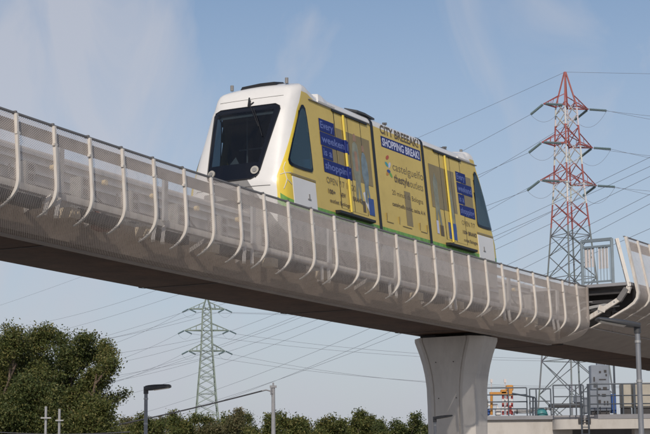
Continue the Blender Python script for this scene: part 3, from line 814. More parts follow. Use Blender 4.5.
for dx, mt in ((0, 'figure'),):
    poly([(14.26, 0.95), (14.30, 1.45), (14.24, 1.6), (14.22, 2.05), (14.30, 2.38), (14.42, 2.45), (14.54, 2.38), (14.60, 2.05), (14.58, 1.6), (14.55, 1.4), (14.60, 0.9), (14.50, 0.9), (14.43, 1.35), (14.38, 0.95)], M[mt], 0.0092)
    poly([(14.72, 1.0), (14.74, 1.45), (14.66, 1.7), (14.68, 2.05), (14.75, 2.22), (14.82, 2.25), (14.90, 2.2), (14.98, 2.0), (15.0, 1.65), (14.94, 1.4), (15.02, 0.95), (14.93, 0.9), (14.87, 1.35), (14.82, 0.95)], M['denim'], 0.0108)
    poly([(14.36, 1.7), (14.50, 1.72), (14.5, 2.2), (14.36, 2.2)], M['pink'], 0.0100)
    poly([(14.36, 2.46), (14.36, 2.6), (14.44, 2.66), (14.50, 2.6), (14.50, 2.46)], M['pink'], 0.0092)
    poly([(14.76, 2.26), (14.75, 2.38), (14.82, 2.44), (14.88, 2.38), (14.87, 2.26)], M['pink'], 0.0108)
rect(14.86, 15.14, 0.70, 1.12, M['bluebag'], 0.0115); rect(14.55, 14.70, 0.72, 1.0, M['ink'], 0.0115)
# prints: middle car
rect, poly = ad_side(midc, 0, 0)
rect(15.86, 18.02, 2.60, 2.88, M['blue'], 0.0035, 'text_box')
put_text('CITY BREEEAK?', 15.86, 17.98, 2.955, 0.215, M['ink'], midc, 0.03, 0.005)
put_text('SHOPPING BREAK!', 15.92, 17.95, 2.645, 0.19, M['lilac'], midc, 0.035, 0.006)
put_text('castelguelfo', 16.36, 18.05, 2.08, 0.21, M['inkgrey'], midc, 0.0, 0.004)
put_text('thestyle', 16.38, 17.22, 1.78, 0.20, M['ink'], midc, 0.025, 0.004); put_text('outlets', 17.25, 17.98, 1.78, 0.20, M['inkgrey'], midc, 0.0, 0.004)
put_text('20 minuti da Bologna', 16.2, 17.9, 1.42, 0.13, M['ink'], midc, 0.0, 0.004)
put_text('castelguelfo outlet, uscita A14', 16.15, 17.95, 1.13, 0.105, M['ink'], midc, 0.02, 0.004)
for (a, z, mt, rot) in ((16.12, 2.36, 'red_p', 0.5), (16.05, 2.17, 'teal_p', -0.4), (16.19, 2.17, 'lilac', 0.9), (16.12, 2.0, 'bluebag', 0.1), (16.22, 1.93, 'green_p', -0.6), (16.06, 1.94, 'orange', 0.6)):
    poly([(a + 0.10 * cos(t) * cos(rot) - 0.05 * sin(t) * sin(rot), z + 0.10 * cos(t) * sin(rot) + 0.05 * sin(t) * cos(rot)) for t in [2 * pi * q / 12 for q in range(12)]], M[mt], 0.004)
rect(16.86, 17.20, 0.72, 1.62, M['film'], 0.003, 'vent_panel')
for a in (15.75, 16.42, 17.55, 17.95):
    b = MB(); b.pbox(a, a + 0.02, TC - 1.340, TC - 1.312, 0.70, 0.88); child(b, 'panel_seam', M['film'], midc)
for a, c in ((15.75, 16.1), (16.6, 17.1), (17.6, 17.95)):
    b = MB(); b.pbox(a, c, TC - 1.340, TC - 1.314, 0.66, 0.672); child(b, 'panel_seam', M['film'], midc)
# prints: rear car
rect, poly = ad_side(rear, 0, 0)
rect(18.42, 19.90, 1.45, 2.62, M['film'], 0.0075); rect(20.0, 20.95, 1.45, 2.62, M['film'], 0.003)
rect(20.02, 20.62, 2.40, 2.68, M['blue'], 0.0100, 'text_box'); rect(20.02, 20.95, 2.08, 2.38, M['blue'], 0.0100, 'text_box')
rect(20.04, 20.42, 1.78, 2.06, M['blue'], 0.0100, 'text_box'); rect(20.06, 20.98, 1.46, 1.76, M['blue'], 0.0100, 'text_box')
for t, a, c, z in (('Every', 20.07, 20.56, 2.475), ('weekend', 20.07, 20.9, 2.15), ('is a', 20.09, 20.38, 1.85), ('shopping', 20.11, 20.92, 1.53)):
    put_text(t, a, c, z, 0.16, M['slate'], rear, 0.02, 0.0125)
put_text('OPEN 7/7', 20.1, 20.9, 1.2, 0.13, M['inkgrey'], rear, 0.0, 0.0092)
put_text('100+ BRAND', 20.1, 20.95, 0.95, 0.10, M['ink'], rear, 0.03, 0.0092); put_text('outlet Bologna', 20.12, 20.95, 0.74, 0.09, M['ink'], rear, 0.015, 0.0092)
poly([(18.55, 0.95), (18.6, 1.5), (18.58, 2.15), (18.7, 2.42), (18.84, 2.2), (18.84, 1.5), (18.92, 0.9), (18.8, 0.9), (18.72, 1.4), (18.66, 0.95)], M['figure'], 0.0092)
poly([(19.45, 1.0), (19.42, 1.6), (19.40, 2.0), (19.50, 2.25), (19.63, 2.0), (19.67, 1.5), (19.75, 0.95), (19.63, 0.9), (19.58, 1.4), (19.54, 0.95)], M['figure'], 0.0108)
rect(19.25, 19.72, 0.70, 1.15, M['bluebag'], 0.0115); rect(18.75, 18.95, 0.72, 1.0, M['ink'], 0.0112); rect(18.55, 18.68, 0.75, 1.1, M['lilac'], 0.0112)

# ------------------------------------------------------------------ pylons
def pylon(name, X, Y, levels, arms, mt, rot, label, ld, rd, ins, arm_h, leg_w, br_w, il=2.6, bf=1.3):
    """levels: (z, half side) bottom to top; arms: (z, half length)"""
    rt = empty(name, (X, Y, 0), label, 'pylon')
    ca, sa = cos(rot), sin(rot)
    def T(x, y, z): return Vector((X + x * ca - y * sa, Y + x * sa + y * ca, z))
    def hs(z):
        for i in range(len(levels) - 1):
            (za, ha), (zb, hb) = levels[i], levels[i + 1]
            if za <= z <= zb: return ha + (hb - ha) * (z - za) / (zb - za)
        return levels[-1][1]
    for cx, cy in ((-1, -1), (1, -1), (1, 1), (-1, 1)):
        b = MB()
        for i in range(len(levels) - 1):
            (za, ha), (zb, hb) = levels[i], levels[i + 1]
            b.bar(T(cx * ha, cy * ha, za), T(cx * hb, cy * hb, zb), leg_w)
        b.build('leg', mt, rt)
    b = MB(); z = 0.2; ztop = levels[-2][0] + 1.2
    while z < ztop - 1.0:
        h = hs(z); dz = max(1.3, bf * h * (1.0 if h > 1.4 else 1.25)); z2 = min(z + dz, ztop - 0.2); h2 = hs(z2)
        cs = ((-1, -1), (1, -1), (1, 1), (-1, 1))
        for i in range(4):
            a, c = cs[i], cs[(i + 1) % 4]
            b.bar(T(a[0] * h, a[1] * h, z), T(c[0] * h2, c[1] * h2, z2), br_w); b.bar(T(c[0] * h, c[1] * h, z), T(a[0] * h2, a[1] * h2, z2), br_w)
            if h > 1.6 and int(z * 10) % 2 == 0: b.bar(T(a[0] * h2, a[1] * h2, z2), T(c[0] * h2, c[1] * h2, z2), br_w)
        z = z2
    b.build('bracing', mt, rt)
    tips = []
    for z, L in arms:
        h = hs(z); hu = hs(z + arm_h)
        for sg in (-1, 1):
            b = MB(); tip = T(sg * L, 0, z)
            for cy in (-1, 1):
                b.bar(T(sg * h, cy * h, z), tip, br_w * 2.0); b.bar(T(sg * hu, cy * hu, z + arm_h), tip, br_w * 1.2)
                for q in (0.33, 0.66):
                    b.bar(T(sg * h, cy * h, z).lerp(tip, q), T(sg * hu, cy * hu, z + arm_h).lerp(tip, q), br_w * 0.8)
            b.bar(T(sg * h, -h, z), T(sg * h, h, z), br_w); b.bar(T(-h, -h, z), T(h, h, z), br_w)
            b.build('cross_arm', mt, rt)
            ends = []
            for d in (ld, rd):
                d = Vector(d).normalized(); e = tip + d * il; ends.append(e)
                b = MB(); n = 11; pts = []; rr = []
                for q in range(n * 2 + 1):
                    pts.append(tip.lerp(e, 0.08 + 0.9 * q / (n * 2))); rr.append(ins if q % 2 else ins * 0.55)
                b.tube(pts, rr, 8); b.build('insulator', M['insul'], rt)
            b = MB(); pts = []
            for q in range(13):
                t = q / 12; p = ends[0].lerp(ends[1], t); p.z -= 4 * t * (1 - t) * il * 0.62; pts.append(p)
            b.tube(pts, 0.019, 5); b.build('jumper_loop', M['wire'], rt)
            tips.append(ends)
    return rt, tips

def wire(p, q, mid, label, group, r=0.03, mt='wire', cat='cable', name='power_line'):
    """parabolic span from p to q, its sag found so that it passes photo pixel mid"""
    p, q = Vector(p), Vector(q)
    def pt(t, s): v = p.lerp(q, t); v.z -= 4 * s * t * (1 - t); return v
    sag = 0.0
    if mid is not None:
        best = None
        lo, hi = 0.0, 1.0
        sgn = 1 if proj(q)[0] > proj(p)[0] else -1
        for _ in range(40):
            t = (lo + hi) / 2
            if (proj(pt(t, 0))[0] - mid[0]) * sgn < 0: lo = t
            else: hi = t
        t = (lo + hi) / 2
        y0 = proj(pt(t, 0))[1]; y1 = proj(pt(t, 1.0))[1]
        sag = min(max((mid[1] - y0) / (y1 - y0), 0.1), 25)
    b = MB(); n = 28
    b.tube([pt(i / n, sag) for i in range(n + 1)], r, 4)
    o = b.build(name, M[mt], None)
    return tag(o, label, cat, group)

D1 = 210.0
pb = at(571.0, 250, D1); PX, PY = pb.x, pb.y
def zr(y, d=D1, x=566): return at(x, y, d).z
bands = [(0, (0.16, 0.18, 0.19)), (zr(228), (0.34, 0.085, 0.075)), (zr(206), (0.62, 0.60, 0.58)), (zr(184), (0.34, 0.085, 0.075)), (zr(166), (0.62, 0.60, 0.58)), (zr(148), (0.34, 0.085, 0.075)), (zr(128), (0.62, 0.60, 0.58)), (zr(109), (0.34, 0.085, 0.075))]
M['pylon'] = pylon_paint('red and white pylon paint', bands)
slope = (3.3 - 1.86) / (zr(235) - zr(385))
lv = [(0, 3.3 + slope * zr(385)), (zr(385), 3.3), (zr(235), 1.86), (zr(184), 1.40), (zr(106), 0.98), (zr(72), 0.06)]
red, rt_ = pylon('lattice_pylon', PX, PY, lv, [(zr(106.5), 3.75), (zr(145), 4.25), (zr(183), 4.7)], M['pylon'], radians(30),
                 'tall red and white lattice pylon with three pairs of arms', (-0.62, 0.70, -0.42), (0.99, 0.12, -0.05), 0.20, zr(95) - zr(106.5), 0.19, 0.085, 2.6)
D2 = 375.0
pg = at(206.8, 330, D2)
def zg(y): return at(207, y, D2).z
lv2 = [(0, 3.9), (zg(405), 2.3), (zg(352), 1.35), (zg(309), 0.95), (zg(297), 0.08)]
grn, gt_ = pylon('lattice_pylon', pg.x, pg.y, lv2, [(zg(351), 4.3), (zg(330.5), 5.2), (zg(309), 4.2)], M['gpyl'], radians(8),
                 'pale green grey lattice pylon standing among far trees under the viaduct', (-0.75, -0.55, -0.45), (0.85, -0.2, -0.42), 0.20, zg(302) - zg(309), 0.24, 0.12, 2.0, bf=1.0)

GA = 'power lines from the red and white pylon to the left'
LA = 'thin power line falling left from the red and white pylon'
A = [(-40, 338, None), (-40, 350, None), (-40, 358, None), (-40, 370, None), (-40, 378, None), (-40, 392, None)]
wire(Vector((PX, PY, zr(72))), at(-40, 318, 480), (440, 128), 'topmost earth wire falling left from the tip of the red and white pylon', GA, 0.022)
TIPS = ['top arm, left tip', 'top arm, right tip', 'middle arm, left tip', 'middle arm, right tip', 'lowest arm, left tip', 'lowest arm, right tip']
ms = [(465, 149.5), (500, 165), (484, 172.5), (492, 208), (490, 204.5), (495, 240)]
for (i, (y, mid)) in enumerate(zip((332, 342, 350, 362, 372, 386), ms)):
    wire(rt_[i][0], at(-40, y, 480), mid, 'power line falling left from the red pylon, ' + TIPS[i], GA, 0.024)
GB = 'power lines from the red and white pylon to the right'
wire(Vector((PX, PY, zr(72))), at(1000, 78, 200), (650, 73.3), 'earth wire running right from the tip of the red and white pylon', GB, 0.02)
for i, y in enumerate((117, 121, 157, 160, 192, 197)):
    wire(rt_[i][1], at(1000, y + 6, 205), (660, y), 'power line running right from the red pylon, ' + TIPS[i], GB, 0.02)
GC = 'power lines passing behind the red and white pylon'
for gi, (ya, mid, yb) in enumerate(((138, (495, 230), 396), (148, (495, 236), 404), (157, (325, 324), 414), (174, (363, 331), 424), (183, (380, 336), 430), (211, (397, 335), 438))):
    wire(at(690, ya, 150), at(-60, yb, 560), mid, ['topmost', 'second from the top', 'third from the top', 'third from the bottom', 'second from the bottom', 'lowest'][gi] + ' of the lines climbing right past the red and white pylon', GC, 0.021)
GD = 'power lines strung from the green grey pylon'
for i, (y, mid) in enumerate(((381, (347, 375)), (379, (333, 372)), (357, (319, 349)), (354, (341, 347)), (328, None), (325, None))):
    wire(gt_[i][1], at(760, y, 330), mid, 'power line sagging right from the green pylon, ' + TIPS[[4, 5, 2, 3, 0, 1][i]], GD, 0.028)
for i, (y, mid) in enumerate(((402, (110, 384)), (396, (115, 376)), (386, (110, 363)), (378, (115, 354)), (368, (110, 345)), (360, (112, 338)))):
    wire(gt_[i][0], at(-50, y, 300), mid, 'power line sagging left from the green pylon, ' + TIPS[[4, 5, 2, 3, 0, 1][i]], GD, 0.026)

# ------------------------------------------------------------------ street lamps and poles
def street_lamp(tx, ty, d, hx, hy, label, name='street_lamp', thick=0.06):
    top = at(tx, ty, d); base_ = Vector((top.x, top.y, 0))
    rt = empty(name, base_, label, 'street lamp', 'short charcoal street lamps')
    b = MB(); b.tube([base_, base_.lerp(top, 0.35), top], [0.048, 0.042, 0.036], 12); b.build('pole', M['lpole'], rt, 40)
    b = MB(); b.tube([base_, base_ + Vector((0, 0, 0.03))], 0.12, 12); b.build('base_flange', M['lpole'], rt, 40)
    b = MB(); b.tube([top - Vector((0, 0, 0.09)), top + Vector((0, 0, 0.06))], 0.05, 12); b.build('spigot', M['lamp'], rt, 40)
    b = MB(); b.box(base_ + Vector((0, -0.047, 0.75)), 0.05, 0.02, 0.3); b.build('access_door', M['lpole'], rt)
    for q in (0.78, 0.94):
        b = MB(); c_ = base_.lerp(top, q); b.tube([c_ - Vector((0, 0, 0.018)), c_ + Vector((0, 0, 0.018))], 0.045, 12); b.build('clamp', M['galv'], rt, 40)
    tip = at(hx, hy, d)
    ax = (tip - top); L = ax.length; ax.normalize(); sd = ax.cross(Vector((0, 0, 1))).normalized(); up = sd.cross(ax)
    b = MB(); rings = []
    for t, w, h in ((-0.06, 0.06, 0.045), (0.0, 0.085, thick * 0.9), (0.12, 0.115, thick), (0.35, 0.15, thick), (0.75, 0.155, thick * 0.8), (0.95, 0.14, thick * 0.6), (1.0, 0.11, thick * 0.4)):
        c = top + ax * (L * t) + up * 0.02
        rings.append([c + sd * (w * x) + up * (h * y) for x, y in ((-1, -0.25), (-0.92, -0.55), (0.92, -0.55), (1, -0.25), (1, 0.2), (0.7, 0.7), (-0.7, 0.7), (-1, 0.2))])
    b.sweep(rings); hd = b.build('lamp_head', M['lamp'], rt, 35)
    b = MB(); c0 = top + ax * (L * 0.3) - up * (thick * 0.55 - 0.016); c1 = top + ax * (L * 0.92) - up * (thick * 0.36 - 0.016)
    b.bar(c0, c1, 0.22, 0.01); b.build('lens', M['lens'], rt)
    return rt
street_lamp(146, 389.5, 33, 171, 387.2, 'charcoal street lamp in front of the far trees, head pointing right', thick=0.085)
street_lamp(637.2, 327, 23, 596, 320.5, 'street lamp under the platform at right, its flat head pointing left')
street_lamp(434.8, 419, 43.5, 452.5, 416.5, 'small dark street lamp in front of the concrete pier')

up_t = at(273.2, 387.5, 100)
rt = empty('utility_pole', (up_t.x, up_t.y, 0), 'grey utility pole with a small side arm rising over the far trees', 'pole')
b = MB(); b.tube([Vector((up_t.x, up_t.y, 0)), up_t], [0.16, 0.115], 10); b.build('pole', M['cpole'], rt, 40)
b = MB(); b.tube([at(273, 394, 99.9), at(270, 391, 99.9), at(266, 390, 99.9), at(262, 391, 99.9)], 0.05, 6); b.tube([at(271, 395, 99.8), at(271, 388, 99.8)], 0.05, 6); b.build('side_arm', M['cpole'], rt, 60)
b = MB(); b.box(up_t + Vector((0, 0, 0.05)), 0.42, 0.3, 0.14); b.tube([up_t, up_t + Vector((0, 0, 0.3))], 0.06, 6); b.build('pole_cap', M['cpole'], rt)
wire(at(262, 391, 99.9), at(-40, 452, 110), (150, 418), 'dark sagging cable hung from the grey utility pole', None, 0.045, 'cable', 'cable', 'overhead_cable')
for (x, y, w1, lab) in ((46, 406.5, 5.2, 'left hand grey pole with a crossbar in front of the trees'), (59.5, 409, 4.0, 'right hand grey pole with a crossbar in front of the trees')):
    t_ = at(x, y, 55)
    rt = empty('short_pole', (t_.x, t_.y, 0), lab, 'pole', 'paired grey poles by the trees')
    b = MB(); b.tube([Vector((t_.x, t_.y, 0)), t_], 0.042, 8); b.build('pole', M['galv'], rt, 40)
    b = MB(); b.bar(at(x - w1, y + 11.5, 54.9), at(x + w1, y + 11.5, 54.9), 0.05, 0.04); b.build('crossbar', M['galv'], rt)
wire(at(-20, 431, 56), at(130, 432, 56), (60, 432), 'thin dark wire along the foot of the left trees', None, 0.02, 'cable', 'cable', 'overhead_cable')

# ------------------------------------------------------------------ platform building at right
DB = 70.0
def bx(x0, x1, y0, y1, d0, d1, mb, mi=0, bev=0.0):
    """box with photo pixel extents at its near face (depth d0), d1 metres deep"""
    a, c = at((x0 + x1) / 2, y1, d0), at((x0 + x1) / 2, y0, d0)
    w = abs(at(x1, y1, d0).x - at(x0, y1, d0).x)
    mb.box(Vector((a.x, d0 + d1 / 2, (a.z + c.z) / 2)), w, d1, abs(c.z - a.z), 0, mi, bev)
zt = at(560, 415.5, DB).z
xa, xb = at(470, 416, DB).x, at(760, 416, DB).x
pb_ = empty('plant_building', ((xa + xb) / 2, DB + 4, 0), 'low concrete plant building with flat roof terrace behind the pier', 'building')
b = MB(); b.box(((xa + at(572, 416, DB).x) / 2, DB + 4, (zt - 0.17) / 2), at(572, 416, DB).x - xa, 8, zt - 0.17); b.build('wall', M['wallc'], pb_)
b = MB(); b.box(((xa + xb) / 2, DB + 4.0, zt - 0.083), xb - xa + 0.2, 8.3, 0.166); b.build('roof_slab', M['slab'], pb_)
x1, x2 = at(552, 416, DB).x, at(640, 416, DB).x
b = MB()   # projecting balcony slab with a rounded left end
ring = []
for z_ in (zt - 0.62, zt - 0.2):
    r_ = [Vector((x1 + 0.55 - 0.55 * sin(radians(a)), DB - 0.55 * 1.0 + 0.55 - 0.55 * cos(radians(a)) - 0.6, z_)) for a in (0, 18, 36, 54, 72, 90)]
    r_ += [Vector((x1, DB - 0.003, z_)), Vector((xb, DB - 0.003, z_)), Vector((xb, DB - 1.15, z_))]
    ring.append(r_)
b.sweep(ring); b.build('balcony_slab', M['wallc'], pb_, 30)
b = MB(); b.box(((x1 + xb) / 2 + 1.2, DB - 0.62, zt - 0.1), xb - x1 - 1.2, 1.1, 0.19); b.build('balcony_curb', M['slab'], pb_)
b = MB(); b.box(((at(572.5, 416, DB).x + xb) / 2, DB + 5.0, (zt - 0.17) / 2), xb - at(572.5, 416, DB).x, 4, zt - 0.17); b.build('recess_wall', M['slab'], pb_)
b = MB(); xq = at(631, 420, DB).x; b.box(((xq + at(650, 420, DB).x) / 2, DB - 0.4, (zt - 0.63) / 2), at(650, 420, DB).x - xq, 0.7, zt - 0.63); b.build('pillar', M['conc'], pb_)
# railings
def railing(name, posts, ytop, ybot, mids, d, label, extra=None):
    rt = empty(name, at((posts[0] + posts[-1]) / 2, ybot, d), label, 'railing', 'railings on the plant building roof')
    for x in posts:
        b = MB(); p = at(x, ybot, d); q = at(x, ytop, d); b.tube([Vector((q.x, d, p.z)), Vector((q.x, d, q.z))], 0.032, 6); b.build('post', M['rail2'], rt, 60)
    za = at(posts[0], ytop, d).z; zb = at(posts[0], ybot, d).z; xa_, xb_ = at(posts[0], ytop, d).x, at(posts[-1], ytop, d).x
    for t in mids:
        b = MB(); z_ = zb + (za - zb) * t; b.tube([Vector((xa_, d, z_)), Vector((xb_, d, z_))], 0.028 if t < 1 else 0.034, 6); b.build('rail', M['rail2'], rt, 60)
    return rt
railing('roof_railing', [474, 486.5, 508, 526.5], 388.2, 417.5, (0.28, 0.52, 0.76, 1), DB + 0.25, 'dark railing around the orange hoist beside the pier')
railing('roof_railing', [529.5, 536, 550.5], 389, 416.5, (0.3, 0.55, 1), DB + 0.3, 'short dark railing section behind the turquoise dome')
railing('roof_railing', [553, 569.5, 575.5, 583], 385.3, 415.5, (0.35, 0.62, 1), DB - 0.9, 'dark railing section left of the roof ladder')
railing('roof_railing', [589, 597, 613, 622.5, 633.5, 662], 384.2, 415, (0.35, 0.62, 1), DB - 0.9, 'dark railing in front of the grey control cabinet')
st = empty('stair_rail', at(520, 416, DB), 'sloping dark handrail of a short roof stair near the turquoise dome', 'railing')
b = MB(); b.tube([at(512, 393.5, DB - 0.1), at(534.5, 397.5, DB - 0.1), at(535.5, 399, DB - 0.1), at(535.5, 416, DB - 0.1)], 0.04, 6); b.build('handrail', M['rail2'], st, 60)
b = MB(); b.tube([at(533, 397.5, DB), at(533, 416, DB)], 0.04, 6); b.build('post', M['rail2'], st, 60)
ld = empty('roof_ladder', at(585, 440, DB - 1.3), 'dark vertical steel ladder fixed to the balcony edge', 'ladder')
for x in (580.5, 587.5):
    b = MB(); q = at(x, 384, DB - 1.3); b.tube([Vector((q.x, DB - 1.3, 0)), q], 0.04, 6); b.build('stile', M['rail2'], ld, 60)
for i in range(16):
    z_ = 0.4 + i * 0.3
    if z_ > at(585, 390, DB - 1.3).z: break
    b = MB(); b.tube([Vector((at(580.5, 410, DB - 1.3).x, DB - 1.3, z_)), Vector((at(587.5, 410, DB - 1.3).x, DB - 1.3, z_))], 0.02, 5); b.build('rung', M['rail2'], ld)
b = MB(); bx(578.5, 584, 418, 423, DB - 1.25, 0.08, b); bx(586, 591, 418, 423, DB - 1.25, 0.08, b); b.build('bracket', M['dark'], ld)
# hoist
dd = DB + 1.2
ho = empty('hoist', at(505, 415, dd), 'orange hoist head on a red and white striped frame', 'machine')
b = MB(); bx(506.5, 513.5, 385, 391, dd, 0.35, b, bev=0.04); bx(509, 512.5, 390, 396, dd - 0.05, 0.3, b); b.build('motor', M['orange'], ho)
b = MB(); bx(490, 509, 392, 395.4, dd, 0.25, b); b.tube([at(491.5, 394, dd), at(491.5, 415, dd)], 0.06, 8); bx(501, 507, 389.5, 394, dd, 0.3, b, bev=0.03); b.build('arm', M['orange'], ho)
for x in (503, 507.5, 512):
    for i, (ya, yb) in enumerate(((395, 399), (399, 403), (403, 407), (407, 411), (411, 415))):
        b = MB(); b.tube([at(x, ya, dd + 0.1), at(x, yb, dd + 0.1)], 0.05, 8); b.build('striped_post', M['red'] if i % 2 == 0 else M['wpaint'], ho)
b = MB()
for ya, yb in ((398, 404), (404, 410)): b.bar(at(503, ya, dd + 0.12), at(512, yb, dd + 0.12), 0.05); b.bar(at(512, ya, dd + 0.12), at(503, yb, dd + 0.12), 0.05)
b.build('cross_brace', M['wpaint'], ho)
b = MB(); b.tube([at(508.5, 409.5, dd - 0.1), at(511.5, 409.5, dd - 0.1)], 0.13, 12); b.tube([at(510, 405.5, dd - 0.1), at(510, 414, dd - 0.1)], [0.06, 0.1], 10); b.build('valve', M['red'], ho, 40)
for x, lab in ((491.3, 'thin pinkish rod above the left end of the orange arm'), (505, 'thin pinkish rod beside the orange hoist motor')):
    b = MB(); b.tube([at(x, 381, dd + 0.4), at(x, 415, dd + 0.4)], 0.022, 5); b.box(at(x, 381, dd + 0.4), 0.1, 0.1, 0.16); tag(b.build('marker_rod', M['slat']), lab, 'rod', 'rods by the hoist')
b = MB(); bx(483.5, 490.5, 409.5, 415.5, dd, 0.4, b, bev=0.05); bx(484.5, 489.5, 408.6, 409.6, dd + 0.05, 0.3, b); tag(b.build('plastic_crate', M['bluebox']), 'blue plastic crate on the roof right beside the pier', 'crate')
b = MB(); bx(484, 488.5, 399, 408, dd + 0.5, 0.5, b, bev=0.04); bx(496, 501.5, 408, 415.5, dd + 0.4, 0.5, b, mi=1, bev=0.04); b.tube([at(488, 405, dd + 0.6), at(497, 405, dd + 0.6), at(498, 409, dd + 0.6)], 0.05, 8, 1)
tag(b.build('pump_unit', [M['beige'], M['wpaint']]), 'beige and white pump unit under the orange arm', 'machine')
# turquoise dome
c = at(541.5, 414.5, DB + 0.9); b = MB(); rings = []
for a in (0, 20, 40, 60, 78, 88):
    rings.append([c + Vector((0.27 * cos(radians(a)) * cos(t), 0.27 * cos(radians(a)) * sin(t), 0.28 * sin(radians(a)))) for t in [2 * pi * q / 16 for q in range(16)]])
dm = empty('tank_dome', (c.x, c.y, zt), 'turquoise domed tank lid on the roof terrace', 'tank')
b.sweep(rings); b.build('dome', M['turq'], dm, 60)
b = MB(); b.tube([Vector((c.x, c.y, zt)), Vector((c.x, c.y, c.z + 0.02))], 0.29, 16); b.build('rim', M['turq'], dm, 40)
# cabinet
dc = DB + 0.5
cb = empty('control_cabinet', at(602, 414, dc), 'tall grey control cabinet with small dark panels on the roof', 'cabinet')
b = MB(); bx(591.5, 610, 365, 390, dc, 0.6, b, bev=0.03); bx(597, 604, 362.5, 365.2, dc + 0.1, 0.3, b); b.build('upper_housing', M['cab'], cb)
b = MB(); bx(590.5, 611.5, 390.3, 411, dc - 0.03, 0.7, b, bev=0.03); b.build('lower_housing', M['cab'], cb)
b = MB(); bx(612, 616.5, 394, 413, dc + 0.1, 0.5, b, bev=0.02); b.build('side_unit', M['bluebox'], cb)
for (x0_, x1_, y0_, y1_, e) in ((593.5, 595, 377, 381.5, 0.02), (599, 601, 371, 373, 0.02), (604, 606.5, 370, 372.5, 0.02), (605.5, 607, 374, 376, 0.02), (599, 606, 379, 380, 0.02), (598, 601, 388, 390, 0.02), (603, 607, 387, 390, 0.02),
                              (597, 600, 394, 396, 0.05), (602, 606, 394, 396.5, 0.05), (598, 601, 400, 404, 0.05), (604, 605.5, 401, 405, 0.05), (607, 608.5, 401, 405, 0.05)):
    b = MB(); bx(x0_, x1_, y0_, y1_, dc - e, 0.03, b); b.build('dial_panel', M['dark'], cb)
b = MB(); bx(592, 610, 411, 415, dc + 0.05, 0.5, b); b.build('plinth', M['dark'], cb)
b = MB(); q = at(613.5, 358, dc + 1.2); b.tube([Vector((q.x, q.y, zt)), q], 0.045, 8); b.tube([Vector((q.x, q.y, zt)), Vector((q.x, q.y, zt + 0.05))], 0.1, 8); tag(b.build('mast', M['rail2']), 'thin dark mast standing right behind the grey control cabinet', 'mast')
# beige tanks / panels
for (x0_, x1_, y0_, lab) in ((623.5, 632, 383.5, 'narrow beige panel box between two dark railing posts'), (635.5, 662, 382.5, 'wide beige panel box behind the right street lamp pole')):
    rt = empty('panel_box', at((x0_ + x1_) / 2, 414, DB + 0.4), lab, 'box', 'beige boxes on the roof')
    b = MB(); bx(x0_, x1_, y0_, 408, DB + 0.4, 0.9, b, bev=0.03); b.build('housing', M['beige'], rt)
    b = MB(); bx(x0_ + 0.3, x1_ - 0.3, 408.2, 415, DB + 0.45, 0.8, b); b.build('plinth', M['dark'], rt)
    b = MB(); bx(x0_ - 0.2, x0_ + 0.8, y0_ + 0.4, 414, DB + 0.36, 0.08, b); b.build('frame', M['rail2'], rt)
pr_ = empty('pipe_run', at(520, 414, DB + 1.0), 'grey pipes with small valves lying along the roof edge', 'pipes')
for i, (ya, x0_, x1_) in enumerate(((410.5, 514, 535), (412.5, 514, 533), (409, 543, 553))):
    b = MB(); b.tube([at(x0_, ya + 3, DB + 1.0), at(x0_, ya, DB + 1.0), at(x1_, ya, DB + 1.0), at(x1_, ya + 3, DB + 1.0)], 0.045, 8); b.build('pipe', M['galv'], pr_, 60)
    for x in (x0_ + 3, x1_ - 3):
        b = MB(); b.tube([at(x - 0.5, ya, DB + 1.0), at(x + 0.5, ya, DB + 1.0)], 0.075, 10); b.tube([at(x, ya, DB + 0.98), at(x, ya - 1.8, DB + 0.98)], 0.02, 6); b.build('valve', M['dark'], pr_, 60)
for x, y_ in ((594.5, 411), (600, 410), (606.5, 411)):
    b = MB(); b.tube([at(x, y_ - 3, dc - 0.08), at(x + 0.5, y_ + 1, dc - 0.14), at(x - 1.5, y_ + 4, dc - 0.3), at(x - 4, y_ + 4.4, dc - 0.5)], 0.022, 5); b.build('cable', M['dark'], cb, 60)
for q in range(4):
    b = MB(); bx(593.5, 597.5, 383 + q * 1.2, 383.6 + q * 1.2, dc - 0.02, 0.03, b); b.build('vent_slot', M['dark'], cb)
rt = empty('low_canopy', at(567, 414, DB + 1.5), 'low dark sheet canopy on the roof left of the ladder', 'canopy')
b = MB(); bx(552, 584, 403.5, 407, DB + 1.3, 1.2, b); b.build('sheet', M['dark'], rt)
for x in (553.5, 582.5):
    b = MB(); bx(x - 0.6, x + 0.6, 407, 415, DB + 1.4, 0.1, b); b.build('leg', M['rail2'], rt)
b = MB(); bx(575, 582, 395, 403, DB + 1.8, 0.5, b, bev=0.04); bx(584.5, 588, 397, 414, DB + 1.6, 0.4, b, bev=0.03); tag(b.build('equipment_case', M['cab']), 'small grey equipment case standing on the dark canopy behind the ladder', 'box')

